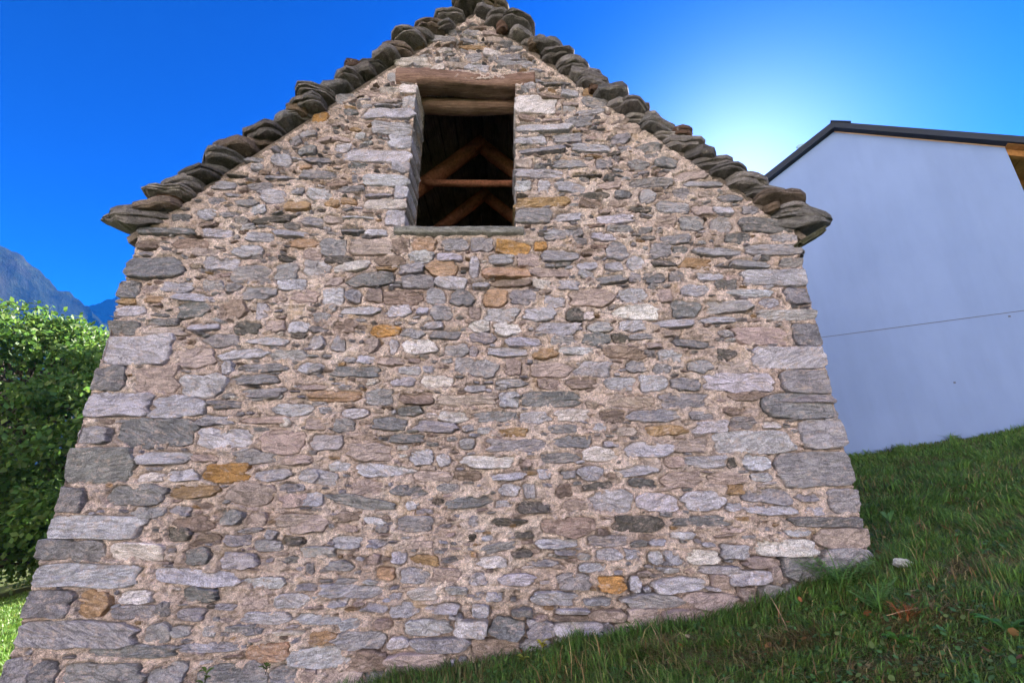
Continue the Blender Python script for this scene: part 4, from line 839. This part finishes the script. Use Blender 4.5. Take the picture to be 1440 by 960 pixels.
def weed(px, py, n, L, W, col, label, seed, lift=.5, pos=None, stemh=0):
    x, y, z = pos or on_ground(px, py); rg = np.random.default_rng(seed); o = empty('weed', (x, y, z), label=label, cat='plant')
    for i in range(n):
        az = 6.28 * i / n + rg.normal(0, .3); dh = np.array([math.cos(az), math.sin(az), 0]); s_ = np.array([-math.sin(az), math.cos(az), 0]); l = L * rg.uniform(.6, 1.15); V = []
        b0 = np.array([x, y, z + stemh * rg.uniform(.3, 1)])
        for t, wf in ((0, .12), (.25, .7), (.55, 1), (.8, .7), (1, .05)):
            c_ = b0 + dh * l * t + np.array([0, 0, l * (lift * 1.6 * t - 1.0 * lift * t * t)]); V += [c_ - s_ * W * wf / 2 + np.array([0, 0, .15 * W]), c_ - np.array([0, 0, .05 * W]), c_ + s_ * W * wf / 2 + np.array([0, 0, .15 * W])]
        Q = [(3 * a_ + b_, 3 * a_ + b_ + 1, 3 * a_ + b_ + 4, 3 * a_ + b_ + 3) for a_ in range(4) for b_ in range(2)]
        cc = np.tile(np.array([*(np.array(col) * 1.6 * rg.uniform(.8, 1.25)), 1]), (15, 1)); link('leaf', mesh_np('leaf', np.array(V), [np.array(Q)], cc), M['grass'], o)
    if stemh:
        beam('stem', (x, y, z - .02), (x + .02, y - .02, z + stemh), .005, .005, M['bark'], o, 4, .001, up=(0, 1, 0), ns=6)
    return o
weed(1252, 738, 4, .15, .045, (.075, .16, .055), 'pale green upright dock leaves in the middle of the right hand slope', 3, 1.6)
weed(1265, 905, 6, .10, .045, (.06, .17, .03), 'bright green low rosette near the bottom of the grass right of the fern', 4, .7)
weed(1418, 890, 6, .12, .04, (.06, .17, .04), 'green leafy rosette at the right edge of the grass', 5, .8)
weed(1175, 862, 5, .09, .04, (.09, .19, .03), 'yellow green low leaves in front of the large fern', 6, .7)
weed(762, 918, 9, .05, .028, (.30, .28, .04), 'yellow leaved low plant at the barn footing below the dark footing stone', 7, .9, stemh=.07)
weed(735, 935, 8, .05, .028, (.22, .24, .05), 'olive and yellow low plant left of the yellow leaved one', 8, .9, stemh=.05)
x_, z_ = wall_xz(302, 945); weed(0, 0, 7, .06, .03, (.07, .12, .03), 'thin stemmed seedling sprouting in front of the wall at bottom left', 9, .6, pos=(x_, WY - .12, z_ - .12), stemh=.16)
x_, z_ = wall_xz(378, 940); weed(0, 0, 8, .05, .03, (.06, .10, .03), 'small dark tuft rooted in a joint at the bottom left of the wall', 10, .6, pos=(x_, WY - .05, z_), stemh=.03)
# dead stalks leaning in the grass
for i, ((ax_, ay_), (bx_, by_), lb) in enumerate((((945, 945), (912, 893), 'long pale dead grass stalk leaning in front of the footing'), ((1115, 900), (1085, 860), 'dead straw stalk in the grass below the right footing stones'), ((1230, 872), (1300, 890), 'long tan stalk lying across the grass right of the fern'))):
    p = on_ground(ax_, ay_); q_ = on_ground(bx_, by_)
    o = beam('dead_stalk', (p[0], p[1], p[2] + .01), (q_[0], q_[1], q_[2] + .13), .006, .006, M['trimwood'], None, 6, .003, ns=6, taper=.4, label=lb, cat='stalk')
# loose stones in the grass
for i, (px, py, l, t_, lb) in enumerate(((1272, 802, .14, (.55, .58, .60), 'pale flat stone lying in the grass right of the barn corner'), (967, 905, .05, (.5, .42, .33), 'small tan pebble at the barn footing among the dry grass'), (715, 922, .06, (.45, .4, .37), 'small pinkish pebble at the foot of the wall'))):
    x, y, z = on_ground(px, py); P, Q, T, c = slab_geo(x, y, z + .05, l, l * .6, l * .35, 14, 2, 300 + i, tilt=-.35 if i == 0 else 0, tint=t_, e1=2.4)
    link('loose_stone', mesh_np('loose_stone', P, [Q, T], c), M['slab'], smooth=False, label=lb, cat='stone')
print('stones', len(stones), 'listed', listed)
